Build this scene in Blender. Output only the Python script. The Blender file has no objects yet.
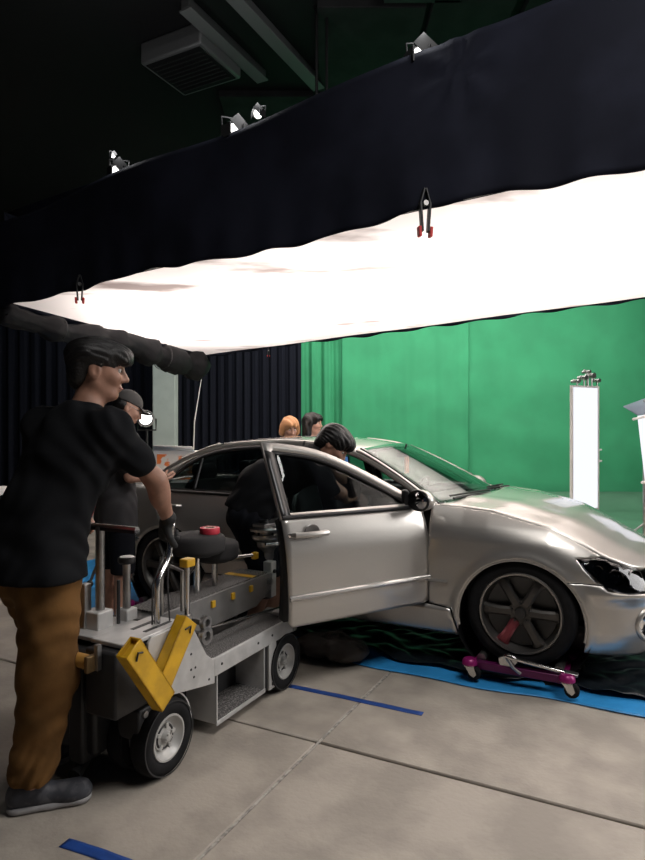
import bpy, bmesh, math, random
import numpy as np
from mathutils import Vector, Matrix
random.seed(7)
S = bpy.context.scene
COL = S.collection

# ------------------------------------------------------------------ camera, world, lights
cam_d = bpy.data.cameras.new('camera'); cam = bpy.data.objects.new('camera', cam_d); COL.objects.link(cam)
cam_d.sensor_fit = 'VERTICAL'; cam_d.sensor_height = 36.0; cam_d.lens = 615.0/860.0*36.0
cam.location = (0, 0, 1.48); cam.rotation_euler = (math.pi/2, 0, 0)
cam_d.clip_start = 0.05; cam_d.clip_end = 100
S.camera = cam
w = bpy.data.worlds.new('studio_air'); S.world = w; w.use_nodes = True
bg = w.node_tree.nodes['Background']; bg.inputs[0].default_value = (0.55, 0.68, 1.0, 1); bg.inputs[1].default_value = 0.016

def area(name, loc, target, size, power, color, sy=None, spread=math.pi):
    d = bpy.data.lights.new(name, 'AREA'); d.energy = power; d.color = color
    d.shape = 'RECTANGLE'; d.size = size; d.size_y = sy or size; d.spread = spread
    o = bpy.data.objects.new(name, d); COL.objects.link(o); o.location = loc
    o.rotation_euler = (Vector(target)-Vector(loc)).to_track_quat('-Z', 'Y').to_euler()
    return o
area('green_screen_wash_light', (2.6, 8.8, 4.2), (3.0, 11.9, 1.2), 7.0, 330, (1, .97, .92), 0.6)
area('studio_side_light', (5.9, 3.3, 2.8), (0.6, 3.2, 0.2), 2.6, 150, (1, .975, .955), 2.6)
area('floor_fill_light', (1.9, 1.2, 5.2), (1.5, 1.8, 0.0), 2.0, 125, (1, .97, .94), 1.4)  # fill added from above to brighten the foreground floor, no known fitting
area('far_corner_light', (-4.2, 9.6, 4.4), (-3.0, 11.0, 1.5), 1.0, 16, (.85, .95, 1.0))  # weak area light aimed at the column and black curtains
SILK_W = 64          # watts of each lamp inside the box above the silk

S.view_settings.view_transform = 'Standard'; S.view_settings.look = 'None'
S.view_settings.gamma = 1.0; S.view_settings.use_curve_mapping = False
S.view_settings.exposure = 0.2
S.cycles.use_denoising = True
S.cycles.max_bounces = 8; S.cycles.transparent_max_bounces = 12
S.cycles.sample_clamp_indirect = 6.0

# ------------------------------------------------------------------ helpers
def tag(o, label=None, cat=None, group=None, kind=None):
    if label: o['label'] = label
    if cat: o['category'] = cat
    if group: o['group'] = group
    if kind: o['kind'] = kind
    return o
def thing(name, loc=(0, 0, 0), rz=0.0, label=None, cat=None, group=None):
    o = bpy.data.objects.new(name, None); COL.objects.link(o)
    o.empty_display_size = 0.1; o.location = loc; o.rotation_euler = (0, 0, rz)
    return tag(o, label, cat, group)
def link(name, me, parent=None, loc=None):
    o = bpy.data.objects.new(name, me); COL.objects.link(o)
    if parent is not None: o.parent = parent
    if loc is not None: o.location = loc
    return o
def copy_tree(o, parent=None):
    c = o.copy(); COL.objects.link(c)
    if parent is not None: c.parent = parent
    for ch in list(o.children): copy_tree(ch, c)
    return c
def mesh(name, v, f, m, parent=None, angle=35, loc=None, mods=None):
    me = bpy.data.meshes.new(name)
    if isinstance(v, np.ndarray): v = v.tolist()
    if isinstance(f, np.ndarray): f = f.tolist()
    me.from_pydata([tuple(p) for p in v], [], [tuple(q) for q in f]); me.validate()
    if m is not None: me.materials.append(m)
    if angle:
        me.shade_smooth()
        if angle < 179: me.set_sharp_from_angle(angle=math.radians(angle))
    me.update()
    o = link(name, me, parent, loc)
    return o
def solidify(o, t, offset=-1):
    md = o.modifiers.new('thickness', 'SOLIDIFY'); md.thickness = t; md.offset = offset; return o
def bevel(o, w_, seg=2, ang=40):
    md = o.modifiers.new('edges', 'BEVEL'); md.width = w_; md.segments = seg; md.limit_method = 'ANGLE'; md.angle_limit = math.radians(ang)
    return o
def V3(p): return Vector((float(p[0]), float(p[1]), float(p[2])))
def frame_of(d):
    d = V3(d).normalized(); a = Vector((0, 0, 1)) if abs(d.z) < .95 else Vector((1, 0, 0))
    x = a.cross(d).normalized(); return x, d.cross(x).normalized(), d
class MB:
    def __init__(s): s.v = []; s.f = []
    def add(s, v, f):
        n = len(s.v); s.v += [tuple(map(float, p)) for p in v]; s.f += [tuple(i+n for i in q) for q in f]; return s
    def box(s, c, d, rot=None):
        x, y, z = d[0]/2, d[1]/2, d[2]/2
        p = [Vector(q) for q in ((-x,-y,-z),(x,-y,-z),(x,y,-z),(-x,y,-z),(-x,-y,z),(x,-y,z),(x,y,z),(-x,y,z))]
        if rot is not None: p = [rot @ q for q in p]
        return s.add([q+V3(c) for q in p], [(0,3,2,1),(4,5,6,7),(0,1,5,4),(1,2,6,5),(2,3,7,6),(3,0,4,7)])
    def bx(s, x0, x1, y0, y1, z0, z1): return s.box(((x0+x1)/2, (y0+y1)/2, (z0+z1)/2), (abs(x1-x0), abs(y1-y0), abs(z1-z0)))
    def tube(s, pts, r, n=10, caps=True, closed=False):
        pts = [V3(p) for p in pts]; m = len(pts); rr = r if hasattr(r, '__len__') else [r]*m
        vs = []; fs = []; px = None
        for i, p in enumerate(pts):
            if closed: d = pts[(i+1) % m]-pts[i-1]
            else: d = pts[min(i+1, m-1)]-pts[max(i-1, 0)]
            d.normalize()
            if px is None: x, y, _ = frame_of(d)
            else:
                x = px-d*px.dot(d)
                x = x.normalized() if x.length > 1e-6 else frame_of(d)[0]
                y = d.cross(x)
            px = x
            for k in range(n):
                a = 2*math.pi*k/n; vs.append(p+(x*math.cos(a)+y*math.sin(a))*rr[i])
        for i in range(m if closed else m-1):
            j = (i+1) % m
            for k in range(n): fs.append((i*n+k, i*n+(k+1) % n, j*n+(k+1) % n, j*n+k))
        if caps and not closed: fs += [tuple(range(n-1, -1, -1)), tuple((m-1)*n+k for k in range(n))]
        return s.add(vs, fs)
    def cyl(s, a, b, r, r2=None, n=20): return s.tube([a, b], [r, r if r2 is None else r2], n)
    def lathe(s, prof, c=(0, 0, 0), axis=(0, 0, 1), n=32, a0=0, a1=2*math.pi):
        x, y, d = frame_of(axis); c = V3(c); m = len(prof); full = abs(a1-a0-2*math.pi) < 1e-6
        vs = []; fs = []; kk = n if full else n+1
        for k in range(kk):
            a = a0+(a1-a0)*k/n; e = x*math.cos(a)+y*math.sin(a)
            for (r, h) in prof: vs.append(c+e*r+d*h)
        for k in range(n):
            j = (k+1) % kk
            for i in range(m-1): fs.append((k*m+i, j*m+i, j*m+i+1, k*m+i+1))
        return s.add(vs, fs)
    def prism(s, poly, plane, a, b):
        # poly in 2D; plane 'xz' extruded along y from a to b, or 'xy' along z
        n = len(poly); vs = []
        for t in (a, b):
            for (u, v) in poly: vs.append((u, t, v) if plane == 'xz' else ((u, v, t) if plane == 'xy' else (t, u, v)))
        fs = [tuple(range(n)), tuple(range(2*n-1, n-1, -1))]+[(i, (i+1) % n, n+(i+1) % n, n+i) for i in range(n)]
        return s.add(vs, fs)
    def grid(s, fn, nu, nv):
        vs = [fn(i/nu, j/nv) for i in range(nu+1) for j in range(nv+1)]
        fs = [(i*(nv+1)+j, (i+1)*(nv+1)+j, (i+1)*(nv+1)+j+1, i*(nv+1)+j+1) for i in range(nu) for j in range(nv)]
        return s.add(vs, fs)
    def ball(s, c, r, n=14, m=9):
        r = r if hasattr(r, '__len__') else (r, r, r)
        vs = [(c[0], c[1], c[2]-r[2])]; fs = []
        for i in range(1, m):
            t = math.pi*i/m-math.pi/2
            for k in range(n):
                a = 2*math.pi*k/n; vs.append((c[0]+r[0]*math.cos(t)*math.cos(a), c[1]+r[1]*math.cos(t)*math.sin(a), c[2]+r[2]*math.sin(t)))
        vs.append((c[0], c[1], c[2]+r[2])); top = len(vs)-1
        for k in range(n):
            j = (k+1) % n; fs.append((0, 1+j, 1+k)); b = 1+(m-2)*n; fs.append((top, b+k, b+j))
            for i in range(m-2): fs.append((1+i*n+k, 1+i*n+j, 1+(i+1)*n+j, 1+(i+1)*n+k))
        return s.add(vs, fs)
    def build(s, name, m, parent=None, angle=35, bev=0, seg=2, loc=None, fix=True):
        o = mesh(name, s.v, s.f, m, parent, 0, loc); me = o.data
        if fix:
            bm = bmesh.new(); bm.from_mesh(me); bmesh.ops.recalc_face_normals(bm, faces=bm.faces); bm.to_mesh(me); bm.free()
        if angle:
            me.shade_smooth()
            if angle < 179: me.set_sharp_from_angle(angle=math.radians(angle))
        if bev: bevel(o, bev, seg)
        return o
def catmull(pts, n=8):
    P = [np.array(p, float) for p in pts]; P = [2*P[0]-P[1]]+P+[2*P[-1]-P[-2]]; out = []
    for i in range(1, len(P)-2):
        for k in range(n):
            t = k/n; out.append(.5*(2*P[i]+(P[i+1]-P[i-1])*t+(2*P[i-1]-5*P[i]+4*P[i+1]-P[i+2])*t*t+(3*P[i]-P[i-1]-3*P[i+1]+P[i+2])*t**3))
    out.append(P[-2]); return np.array(out)

# ------------------------------------------------------------------ materials
MATS = {}
def mat(name, col, rough=.6, metal=0.0, var=0.0, vscale=6.0, bump=0.0, bscale=60.0, coat=0.0, spec=.5, sheen=0.0, col2=None, lo=.4, hi=.6, emit=None, estr=0.0, detail=4.0, stretch=None, aniso=None):
    m = bpy.data.materials.new(name); MATS[name] = m; m.use_nodes = True
    nt = m.node_tree; b = nt.nodes['Principled BSDF']
    def I(k, v): b.inputs[k].default_value = v
    I('Base Color', (*col, 1)); I('Roughness', rough); I('Metallic', metal); I('Specular IOR Level', spec)
    I('Coat Weight', coat); I('Coat Roughness', .06)
    if sheen: I('Sheen Weight', sheen); I('Sheen Roughness', .5)
    if emit: I('Emission Color', (*emit, 1)); I('Emission Strength', estr)
    if var or col2 or bump:
        tc = nt.nodes.new('ShaderNodeTexCoord'); src = tc.outputs['Object']
        if stretch:
            mp = nt.nodes.new('ShaderNodeMapping'); mp.inputs['Scale'].default_value = stretch
            nt.links.new(src, mp.inputs[0]); src = mp.outputs[0]
    if var or col2:
        nz = nt.nodes.new('ShaderNodeTexNoise'); nz.inputs['Scale'].default_value = vscale; nz.inputs['Detail'].default_value = detail
        nt.links.new(src, nz.inputs['Vector'])
        rp = nt.nodes.new('ShaderNodeValToRGB'); c2 = col2 or tuple(min(1, c*(1+var)) for c in col); c1 = col if col2 else tuple(c*(1-var) for c in col)
        rp.color_ramp.elements[0].position = lo; rp.color_ramp.elements[0].color = (*c1, 1)
        rp.color_ramp.elements[1].position = hi; rp.color_ramp.elements[1].color = (*c2, 1)
        nt.links.new(nz.outputs['Fac'], rp.inputs[0]); nt.links.new(rp.outputs[0], b.inputs['Base Color'])
    if bump:
        n2 = nt.nodes.new('ShaderNodeTexNoise'); n2.inputs['Scale'].default_value = bscale; n2.inputs['Detail'].default_value = 5
        nt.links.new(src, n2.inputs['Vector'])
        bp = nt.nodes.new('ShaderNodeBump'); bp.inputs['Strength'].default_value = bump; bp.inputs['Distance'].default_value = .01
        nt.links.new(n2.outputs['Fac'], bp.inputs['Height']); nt.links.new(bp.outputs[0], b.inputs['Normal'])
    return m
def glass(name, tint, gloss=.03, ior=1.5):
    m = bpy.data.materials.new(name); m.use_nodes = True; nt = m.node_tree; nt.nodes.clear()
    out = nt.nodes.new('ShaderNodeOutputMaterial'); mx = nt.nodes.new('ShaderNodeMixShader')
    tr = nt.nodes.new('ShaderNodeBsdfTransparent'); gl = nt.nodes.new('ShaderNodeBsdfGlossy'); fr = nt.nodes.new('ShaderNodeFresnel')
    tr.inputs[0].default_value = (*tint, 1); gl.inputs['Roughness'].default_value = gloss; 
    ge = nt.nodes.new('ShaderNodeNewGeometry'); mr = nt.nodes.new('ShaderNodeMapRange')      # both faces of the thin pane reflect alike
    mr.inputs['To Min'].default_value = ior; mr.inputs['To Max'].default_value = 1/ior
    nt.links.new(ge.outputs['Backfacing'], mr.inputs['Value']); nt.links.new(mr.outputs[0], fr.inputs[0])
    nt.links.new(fr.outputs[0], mx.inputs[0]); nt.links.new(tr.outputs[0], mx.inputs[1]); nt.links.new(gl.outputs[0], mx.inputs[2]); nt.links.new(mx.outputs[0], out.inputs[0])
    return m
def glow(name, col, strength):
    m = bpy.data.materials.new(name); m.use_nodes = True; nt = m.node_tree; nt.nodes.clear()
    out = nt.nodes.new('ShaderNodeOutputMaterial'); e = nt.nodes.new('ShaderNodeEmission'); e.inputs[0].default_value = (*col, 1); e.inputs[1].default_value = strength
    nt.links.new(e.outputs[0], out.inputs[0]); return m

M_conc = mat('concrete', (.35, .312, .268), .62, 0, .15, 3.4, .25, 45, detail=9)
M_joint = mat('joint_filler', (.05, .045, .04), .9)
M_dark = mat('dark_paint', (.006, .0065, .008), .8)
M_ceil = mat('ceiling_panel_paint', (.022, .023, .024), .8, 0, .3, 3)
M_ceilg = mat('ceiling_green_panel_paint', (.035, .045, .043), .7, 0, .2, 3)
M_duct = mat('duct_metal', (.20, .205, .21), .5, .3)
M_black = mat('black_cloth', (.010, .011, .017), .85, 0, .35, 4, .35, 25, spec=.12)
M_curt = mat('black_curtain_cloth', (.006, .007, .012), .85, spec=.12)
M_navy = mat('black_overhead_cloth', (.012, .0135, .023), .8, 0, .2, 2, .25, 6, spec=.12)
M_green = mat('green_cloth', (.028, .235, .105), .85, 0, .07, 1.6, .25, 5)
M_greenf = mat('green_floor_vinyl', (.075, .19, .115), .5, 0, .1, 2)
M_pale = mat('pale_plaster', (.42, .47, .43), .8, 0, .06, 3)
M_white = mat('white_metal', (.7, .68, .66), .4)
M_chrome = mat('chrome', (.62, .61, .60), .22, 1.0)
M_steel = mat('brushed_steel', (.42, .41, .40), .38, 1.0, .12, 14)
M_alu = mat('painted_aluminium', (.50, .495, .485), .45, .35, .10, 9)
M_blackp = mat('black_plastic', (.012, .012, .013), .45)
M_rubber = mat('rubber', (.009, .009, .010), .8, 0, .2, 20, spec=.2)
M_carpet = mat('speckled_carpet', (.06, .057, .055), .95, 0, vscale=160, bump=.5, bscale=220, col2=(.30, .28, .27), lo=.45, hi=.68)
M_yellow = mat('yellow_plastic', (.58, .33, .015), .4, 0, .12, 12)
M_red = mat('red_rubber', (.5, .02, .02), .5)
# ------------------------------------------------------------------ room shell
CA = math.radians(-27.2)                     # heading of the car; slab joints run the same way
FX, FY = math.cos(CA), math.sin(CA)          # car forward
LX, LY = -FY, FX                             # car left (away from the viewer)
def struct(o): o['kind'] = 'structure'; return o
fl = struct(MB().bx(-14, 14, -6, 20, -.14, -.028).build('floor', M_joint))
slab = MB().bx(0, 4.488, 0, 4.484, -.06, 0).build('slab', M_conc, fl, bev=.006, seg=1)
J0 = Vector((-.021, 2.917, 0)); first = True
for i in range(-3, 3):
    for j in range(-2, 4):
        o = slab if first else slab.copy()
        if not first: COL.objects.link(o)
        first = False
        p = J0+Vector((FX, FY, 0))*(4.5*i+.006)+Vector((LX, LY, 0))*(4.5*j+.008)
        o.parent = fl; o.location = p; o.rotation_euler = (0, 0, CA)
M_fill = mat('pale_joint_filler', (.33, .31, .28), .8, 0, .3, 40)
jf = MB().box((0, 0, 0), (.012, 18, .02)).build('joint_filler', M_fill, fl); jf.location = (J0.x, J0.y, -.013); jf.rotation_euler = (0, 0, CA)
struct(MB().bx(-9, 11, 12.9, 13.1, 0, 5.6).build('wall_back', M_dark))
struct(MB().bx(-9.2, -9, -1, 13, 0, 5.6).build('wall_left', M_dark))
struct(MB().bx(11, 11.2, -1, 13, 0, 5.6).build('wall_right', M_dark))
ce = struct(MB().bx(-9.2, 11.2, -1, 13.1, 5.4, 5.6).build('ceiling', M_dark))
for (x0, x1, y0, y1, m) in ((-.05, .95, 5.6, 7.0, M_ceil), (1.0, 1.75, 5.5, 6.55, M_ceil), (.55, 1.25, 5.35, 5.55, M_ceilg), (1.0, 1.7, 6.6, 7.9, M_ceilg), (1.85, 2.9, 5.3, 6.2, M_ceil), (-1.2, -.1, 7.1, 8.2, M_ceil), (-.05, .95, 7.05, 8.2, M_ceil)):
    MB().bx(x0, x1, y0, y1, 5.33, 5.41).build('ceiling_panel', m, ce, bev=.01)
# ceiling fittings
t = thing('air_conditioner', (-1.35, 6.35, 5.4), math.radians(62.8-90), 'dim grey ceiling air unit with louvred grille', 'air conditioner')
MB().bx(-.38, .38, -.34, .34, -.22, 0).build('housing', M_duct, t, bev=.02)
for k in range(9): MB().box((0, -.24+.06*k, -.232), (.62, .035, .008), Matrix.Rotation(.5, 3, 'X')).build('louvre', M_ceil, t)
MB().bx(-.34, .34, -.30, .30, -.228, -.218).build('grille_frame', M_dark, t)
for (x, y, ln, lab) in ((-.52, 5.95, 2.1, 'long pale ceiling strip beside the air unit'), (-.95, 6.15, 1.3, 'short dim ceiling strip between air unit and long strip')):
    t = thing('ceiling_batten', (x, y, 5.33), math.radians(62.8), lab, 'ceiling strip', 'ceiling strips')
    MB().bx(-ln/2, ln/2, -.045, .045, -.03, .07).build('channel', M_duct, t, bev=.008)
    MB().bx(-ln/2, ln/2, -.07, .07, -.045, -.03).build('flange', mat('batten_grey', (.22, .225, .23), .5), t, bev=.004)
for (x, y, lab) in ((-.055, 5.7, 'left one of two thin dark rods hanging from the ceiling'), (.04, 5.75, 'right one of two thin dark rods hanging from the ceiling')):
    t = thing('hanger_rod', (x, y, 4.55), 0, lab, 'rod', 'ceiling rods')
    MB().cyl((0, 0, 0), (0, 0, .85), .014).build('rod', M_blackp, t)
    MB().lathe([(.03, .84), (.03, .86), (.012, .86)]).build('ceiling_plate', M_blackp, t)
    MB().lathe([(.0, -.02), (.022, -.02), (.022, .03), (.0, .03)]).build('end_nut', M_blackp, t)

# black curtains, pale column
def curtain(name, x0, x1, y, z0, z1, m, pleat, amp, label, cat, group=None, rnd=0, wr=0.0, n=None, floorcurve=0):
    n = n or int((x1-x0)*26); rg = np.random.RandomState(rnd); ph = rg.rand(6)*6
    def fn(u, v):
        x = x0+(x1-x0)*u; z = z1+(z0-z1)*v
        a = amp*(.55+.45*v)
        d = a*math.sin(x*pleat+ph[0]+.8*math.sin(x*2.1+ph[1]))+.35*a*math.sin(x*pleat*2.3+ph[2]+z*.5)
        d += wr*(math.sin(x*1.9+z*2.7+ph[3])*math.sin(x*.8-z*3.9+ph[4])+.6*math.sin(x*3.7+z*1.3+ph[5]))
        d -= floorcurve*max(0, v-.9)**2*100
        return (x, y+d, z)
    o = MB().grid(fn, n, 34).build(name, m, None, 179, fix=False); solidify(o, .006, 0)
    return tag(o, label, cat, group)
curtain('black_curtain', -2.72, -.40, 11.6, .02, 5.3, M_curt, 38, .035, 'pleated black curtain between pale column and green screen', 'curtain', 'black curtains', 1, n=230)
curtain('black_curtain', -8.8, -3.2, 11.75, .02, 5.3, M_curt, 26, .05, 'pleated black curtain left of the pale column', 'curtain', 'black curtains', 2, n=260)
t = thing('wall_column', (-2.93, 11.55, 0), 0, 'pale grey-green plaster column between the black curtains', 'column')
MB().bx(-.21, .21, -.2, .2, 0, 5.3).build('shaft', M_pale, t, bev=.015)
MB().bx(-.23, .23, -.22, .22, 0, .15).build('plinth', M_pale, t, bev=.01)
tag(curtain('green_screen_panel', -.46, .40, 11.9, .0, 5.2, M_green, 24, .045, 'narrow pleated green cloth panel next to the black curtain', 'green screen', 'green screen panels', 3, .016, n=90))
curtain('green_screen_panel', .37, 2.80, 11.80, .0, 5.2, M_green, 11, .020, 'wide green cloth panel in the middle of the screen', 'green screen', 'green screen panels', 4, .024, n=140)
curtain('green_screen_panel', 2.77, 9.5, 11.9, .0, 5.2, M_green, 4.0, .014, 'widest green cloth panel behind the white light panels', 'green screen', 'green screen panels', 5, .034, n=200)
def gf(u, v):
    x = -.6+10.1*u; y = 7.6+4.1*v
    return (x, y, .006+.004*math.sin(x*7)*math.sin(y*5)+.30*max(0, (v-.86)/.14)**2)
tag(solidify(MB().grid(gf, 70, 40).build('green_floor_sheet', M_greenf, None, 179, fix=False), .003), 'glossy green floor sheet in front of the green screen', 'floor sheet')

# ------------------------------------------------------------------ overhead silk with black skirt
C1 = Vector((-1.72, 9.0, 2.578)); C2 = Vector((-3.166, 6.185, 2.767)); SL = 8.2
def silk_pt(s, q):       # s metres along the car heading, q 0 near edge .. 1 far edge
    p = C2.lerp(C1, q)+Vector((FX, FY, .05))*s
    return p
for k in range(4):
    q = silk_pt(1.15+1.9*k, .5); area('silk_box_lamp', (q.x, q.y, q.z+.80), (q.x, q.y, q.z), 1.5, SILK_W, (1, .93, .89), 1.8)
def silk_material():
    m = bpy.data.materials.new('backlit_silk'); m.use_nodes = True; nt = m.node_tree; nt.nodes.clear()
    out = nt.nodes.new('ShaderNodeOutputMaterial'); e = nt.nodes.new('ShaderNodeBsdfTranslucent')
    tc = nt.nodes.new('ShaderNodeTexCoord'); mp = nt.nodes.new('ShaderNodeMapping'); mp.inputs['Rotation'].default_value = (0, 0, .5); mp.inputs['Scale'].default_value = (.7, 1.9, 1)
    nz = nt.nodes.new('ShaderNodeTexNoise'); nz.inputs['Scale'].default_value = 1.1; nz.inputs['Detail'].default_value = 5
    rp = nt.nodes.new('ShaderNodeValToRGB'); rp.color_ramp.elements[0].position = .54; rp.color_ramp.elements[1].position = .66
    rp.color_ramp.elements[0].color = (.88, .82, .79, 1); rp.color_ramp.elements[1].color = (.30, .25, .235, 1)
    nt.links.new(tc.outputs['Object'], mp.inputs[0]); nt.links.new(mp.outputs[0], nz.inputs['Vector']); nt.links.new(nz.outputs['Fac'], rp.inputs[0])
    nt.links.new(rp.outputs[0], e.inputs[0])
    nt.links.new(e.outputs[0], out.inputs[0]); return m
dif = thing('overhead_silk', C2, 0, 'huge glowing white silk stretched overhead above the silver car', 'diffuser')
MB().grid(lambda u, v: silk_pt(SL*u, v)-C2+Vector((0, 0, -.05*math.sin(math.pi*u)*math.sin(math.pi*v)+.006*math.sin(9*u*3)*math.sin(7*v))), 40, 16).build('silk', silk_material(), dif, 179)
for (a, b) in (((0, 0), (SL, 0)), ((0, 1), (SL, 1)), ((0, 0), (0, 1)), ((SL, 0), (SL, 1))):
    MB().cyl(silk_pt(*a)-C2+Vector((0, 0, .03)), silk_pt(*b)-C2+Vector((0, 0, .03)), .022).build('frame_pipe', M_white, dif)
def skirt(name, a, b, h, label, droop, rnd, creases=()):
    A = V3(a); B = V3(b); L_ = (B-A).length; nrm = (B-A).cross(Vector((0, 0, 1))).normalized(); rg = np.random.RandomState(rnd); ph = rg.rand(4)*6
    def fn(u, v):
        p = A.lerp(B, u); s = u*L_
        lo = -droop*(.25+.75*abs(math.sin(s*1.1+ph[0])))-.012*math.sin(s*11+ph[1])
        z = lo+((h if h < .95 else .74+.055*s)+.02*math.sin(s*2.3+ph[2])-lo)*v
        d = .02*math.sin(s*3.1+ph[1]+2*v)+.02*math.sin(math.pi*v)*math.sin(s*1.7+ph[3])+.010*(1-v)**3*math.sin(s*17+ph[2])
        for (cs, cz) in creases:
            dx, dz = s-cs, (v*h-cz); r = math.hypot(dx, dz)+.02; th = math.atan2(dz, dx)
            d += .022*math.cos(7*th)*math.exp(-r/.22)
        return p+nrm*(.075+d)+Vector((0, 0, z))
    o = MB().grid(fn, int(L_*26), 26).build(name, M_navy, None, 179, fix=False); solidify(o, .006, 0)
    return tag(o, label, 'black cloth', 'skirt cloths of the overhead silk')
up = Vector((0, 0, 0))
sk = skirt('black_skirt_cloth', silk_pt(-.9, 0), silk_pt(SL, 0), .97, 'wide black cloth hanging along the near edge of the overhead silk', .075, 3, ((5.5, .80),))
skirt('black_skirt_cloth', silk_pt(0, 1), silk_pt(0, 0), .9, 'black cloth along the left end of the overhead silk', .02, 5)
skirt('black_skirt_cloth', silk_pt(SL, 1), silk_pt(0, 1), .9, 'black cloth along the far edge of the overhead silk', .02, 6)
o = MB().grid(lambda u, v: silk_pt(SL*u, v)+Vector((0, 0, .90+.02*math.sin(12*u))), 30, 10).build('added_light_lid', M_navy, None, 179, fix=False)  # unseen lid, added to stop the box light reaching the ceiling
tag(solidify(o, .006, 0), 'unseen black lid added to block light above the overhead silk', 'black cloth')
# bunched roll of cloth tied below the left end of the silk
rg = np.random.RandomState(4); pts = []; rad = []
for k in range(49):
    u = k/48; p = silk_pt(.02, u*1.0)+Vector((-.06, -.05, -.12-.05*u-.05*math.sin(u*9)*math.sin(3*u)-.03*math.sin(u*30)*.3)); pts.append(p)
    rad.append((.095+.085*u)*(1+.18*math.sin(u*41)+.10*math.sin(u*67+1)+.1*(rg.rand()-.5)))
rl = MB().tube(pts, rad, 22)
for i in range(len(rl.v)):
    k = i % 22; q = i//22; rl.v[i] = tuple(c+.018*math.sin(k*1.9+q*.9+j)*math.sin(k*.7-q*1.3) for j, c in enumerate(rl.v[i]))
t = thing('rolled_black_cloth', silk_pt(0, .5)-Vector((0, 0, .3)), 0, 'bunched roll of black cloth tied below the left end of the overhead silk', 'black cloth')
base = Vector(t.location); rl.v = [tuple(Vector(p)-base) for p in rl.v]
rl.build('roll', mat('bunched_black_cloth', (.012, .012, .014), .7, bump=.5, bscale=9, spec=.25), t, 179)
for u in (.22, .48, .74): 
    p = silk_pt(.02, u)+Vector((-.06, -.05, -.13-.05*u))-base
    MB().lathe([(.11+.08*u, -.012), (.117+.08*u, 0), (.11+.08*u, .012)], p, C1-C2, 20).build('tie', M_blackp, t)
# spring clamps
def clamp(name, p, label, sc=1.0, d=(.2, -.95, 0)):
    t = thing(name, p, math.atan2(d[1], d[0]), label, 'clamp', 'spring clamps on the silk frame')
    for s in (-1, 1):
        MB().box((0, s*.018*sc, -.06*sc), (.028*sc, .010*sc, .13*sc), Matrix.Rotation(-.07*s, 3, 'X')).build('handle', M_blackp, t, bev=.003)
        MB().box((0, s*.014*sc, .03*sc), (.024*sc, .008*sc, .08*sc), Matrix.Rotation(.28*s, 3, 'X')).build('jaw', M_blackp, t, bev=.003)
        MB().box((0, s*.026*sc, -.125*sc), (.030*sc, .014*sc, .045*sc), Matrix.Rotation(-.07*s, 3, 'X')).build('grip', M_red, t, bev=.004)
    MB().cyl((-.016*sc, 0, 0), (.016*sc, 0, 0), .012*sc).build('spring', M_steel, t)
    return t
clamp('spring_clamp', silk_pt(4.36, 0)+Vector((-.03, -.10, -.0)), 'large red and black spring clamp at the middle of the near silk edge', 1.5)
clamp('spring_clamp', silk_pt(1.12, 0)+Vector((-.03, -.10, -.02)), 'red spring clamp on the near silk edge close to the left corner', 1.2)
clamp('spring_clamp', silk_pt(-.02, .42)+Vector((-.12, -.12, -.02)), 'red spring clamp above the head of the man pushing the cart', .8)
clamp('spring_clamp', silk_pt(1.1, 1)+Vector((0, -.05, -.06)), 'small spring clamp on the far silk edge over the green screen', .6)
# rope from the far left corner
pr = C1+Vector((0.0, 0, -.02)); 
t = thing('guy_rope', (pr.x-.12, pr.y-.4, 0), 0, 'thin white rope running down from the far left corner of the silk', 'rope')
b0 = Vector(t.location)
MB().tube([pr-b0, Vector((-.03, -.2, 1.6))+Vector((.07, .25, 0)), Vector((0, 0, .05))], .008, 6).build('rope', M_white, t)
MB().lathe([(0, -.04), (.03, -.03), (.034, 0), (.03, .03), (0, .04)], pr-b0+Vector((0, 0, -.12))).build('knot', M_white, t)
MB().bx(-.12, .12, -.12, .12, 0, .06).build('anchor_weight', M_blackp, t, bev=.01)
# small lamps peeping over the top of the black cloth
M_lamp = glow('lamp_lens_glow', (1, .97, .93), 5.0)
def peep(s, h, sc, label, yaw):
    p = silk_pt(s, 0)+Vector((0, .03, h)); t = thing('spot_lamp', p, yaw, label, 'lamp', 'lamps along the top of the black cloth')
    MB().lathe([(.0, .16), (.05, .16), (.075, .06), (.08, -.04), (.075, -.05), (.07, -.03)], (0, 0, .02), (0, .7, .5), 20).build('lamp_body', M_blackp, t)
    MB().lathe([(0, 0), (.07, 0)], (0, 0, .012), (0, .7, .5), 20).build('lens', M_lamp, t)
    for (dx, dy, dz, ry) in ((-.085, -.05, -.01, .5), (.085, -.05, -.01, -.5)):
        MB().box((dx, dy, dz), (.012, .13, .11), Matrix.Rotation(ry, 3, 'Z')).build('barn_door', M_blackp, t)
    MB().box((.03, -.09, .055), (.14, .012, .10), Matrix.Rotation(.8, 3, 'Y')).build('barn_door', M_blackp, t)
    MB().tube([(-.09, .06, .03), (-.1, .08, .17), (.1, .08, .17), (.09, .06, .03)], .01, 8).build('yoke', M_blackp, t)
    t.scale = (sc, sc, sc)
    ld = bpy.data.lights.new('lamp_light', 'POINT'); ld.energy = 4*sc; ld.shadow_soft_size = .04; lo_ = link('lamp_light', ld, t); lo_.location = (0, -.12, .22)
peep(1.50, .945, .85, 'small bright lamp peeping over the black cloth, furthest left', .2)
peep(2.76, .965, .9, 'bright lamp over the black cloth below the air unit', .35)
peep(2.99, 1.05, .5, 'smaller dimmer lamp just right of the bright one below the air unit', -.2)
peep(4.32, 1.05, .95, 'bright lamp over the black cloth, furthest right', -.1)
peep(1.43, 1.12, .28, 'tiny lamp glint above the leftmost bright lamp', .5)

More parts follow.
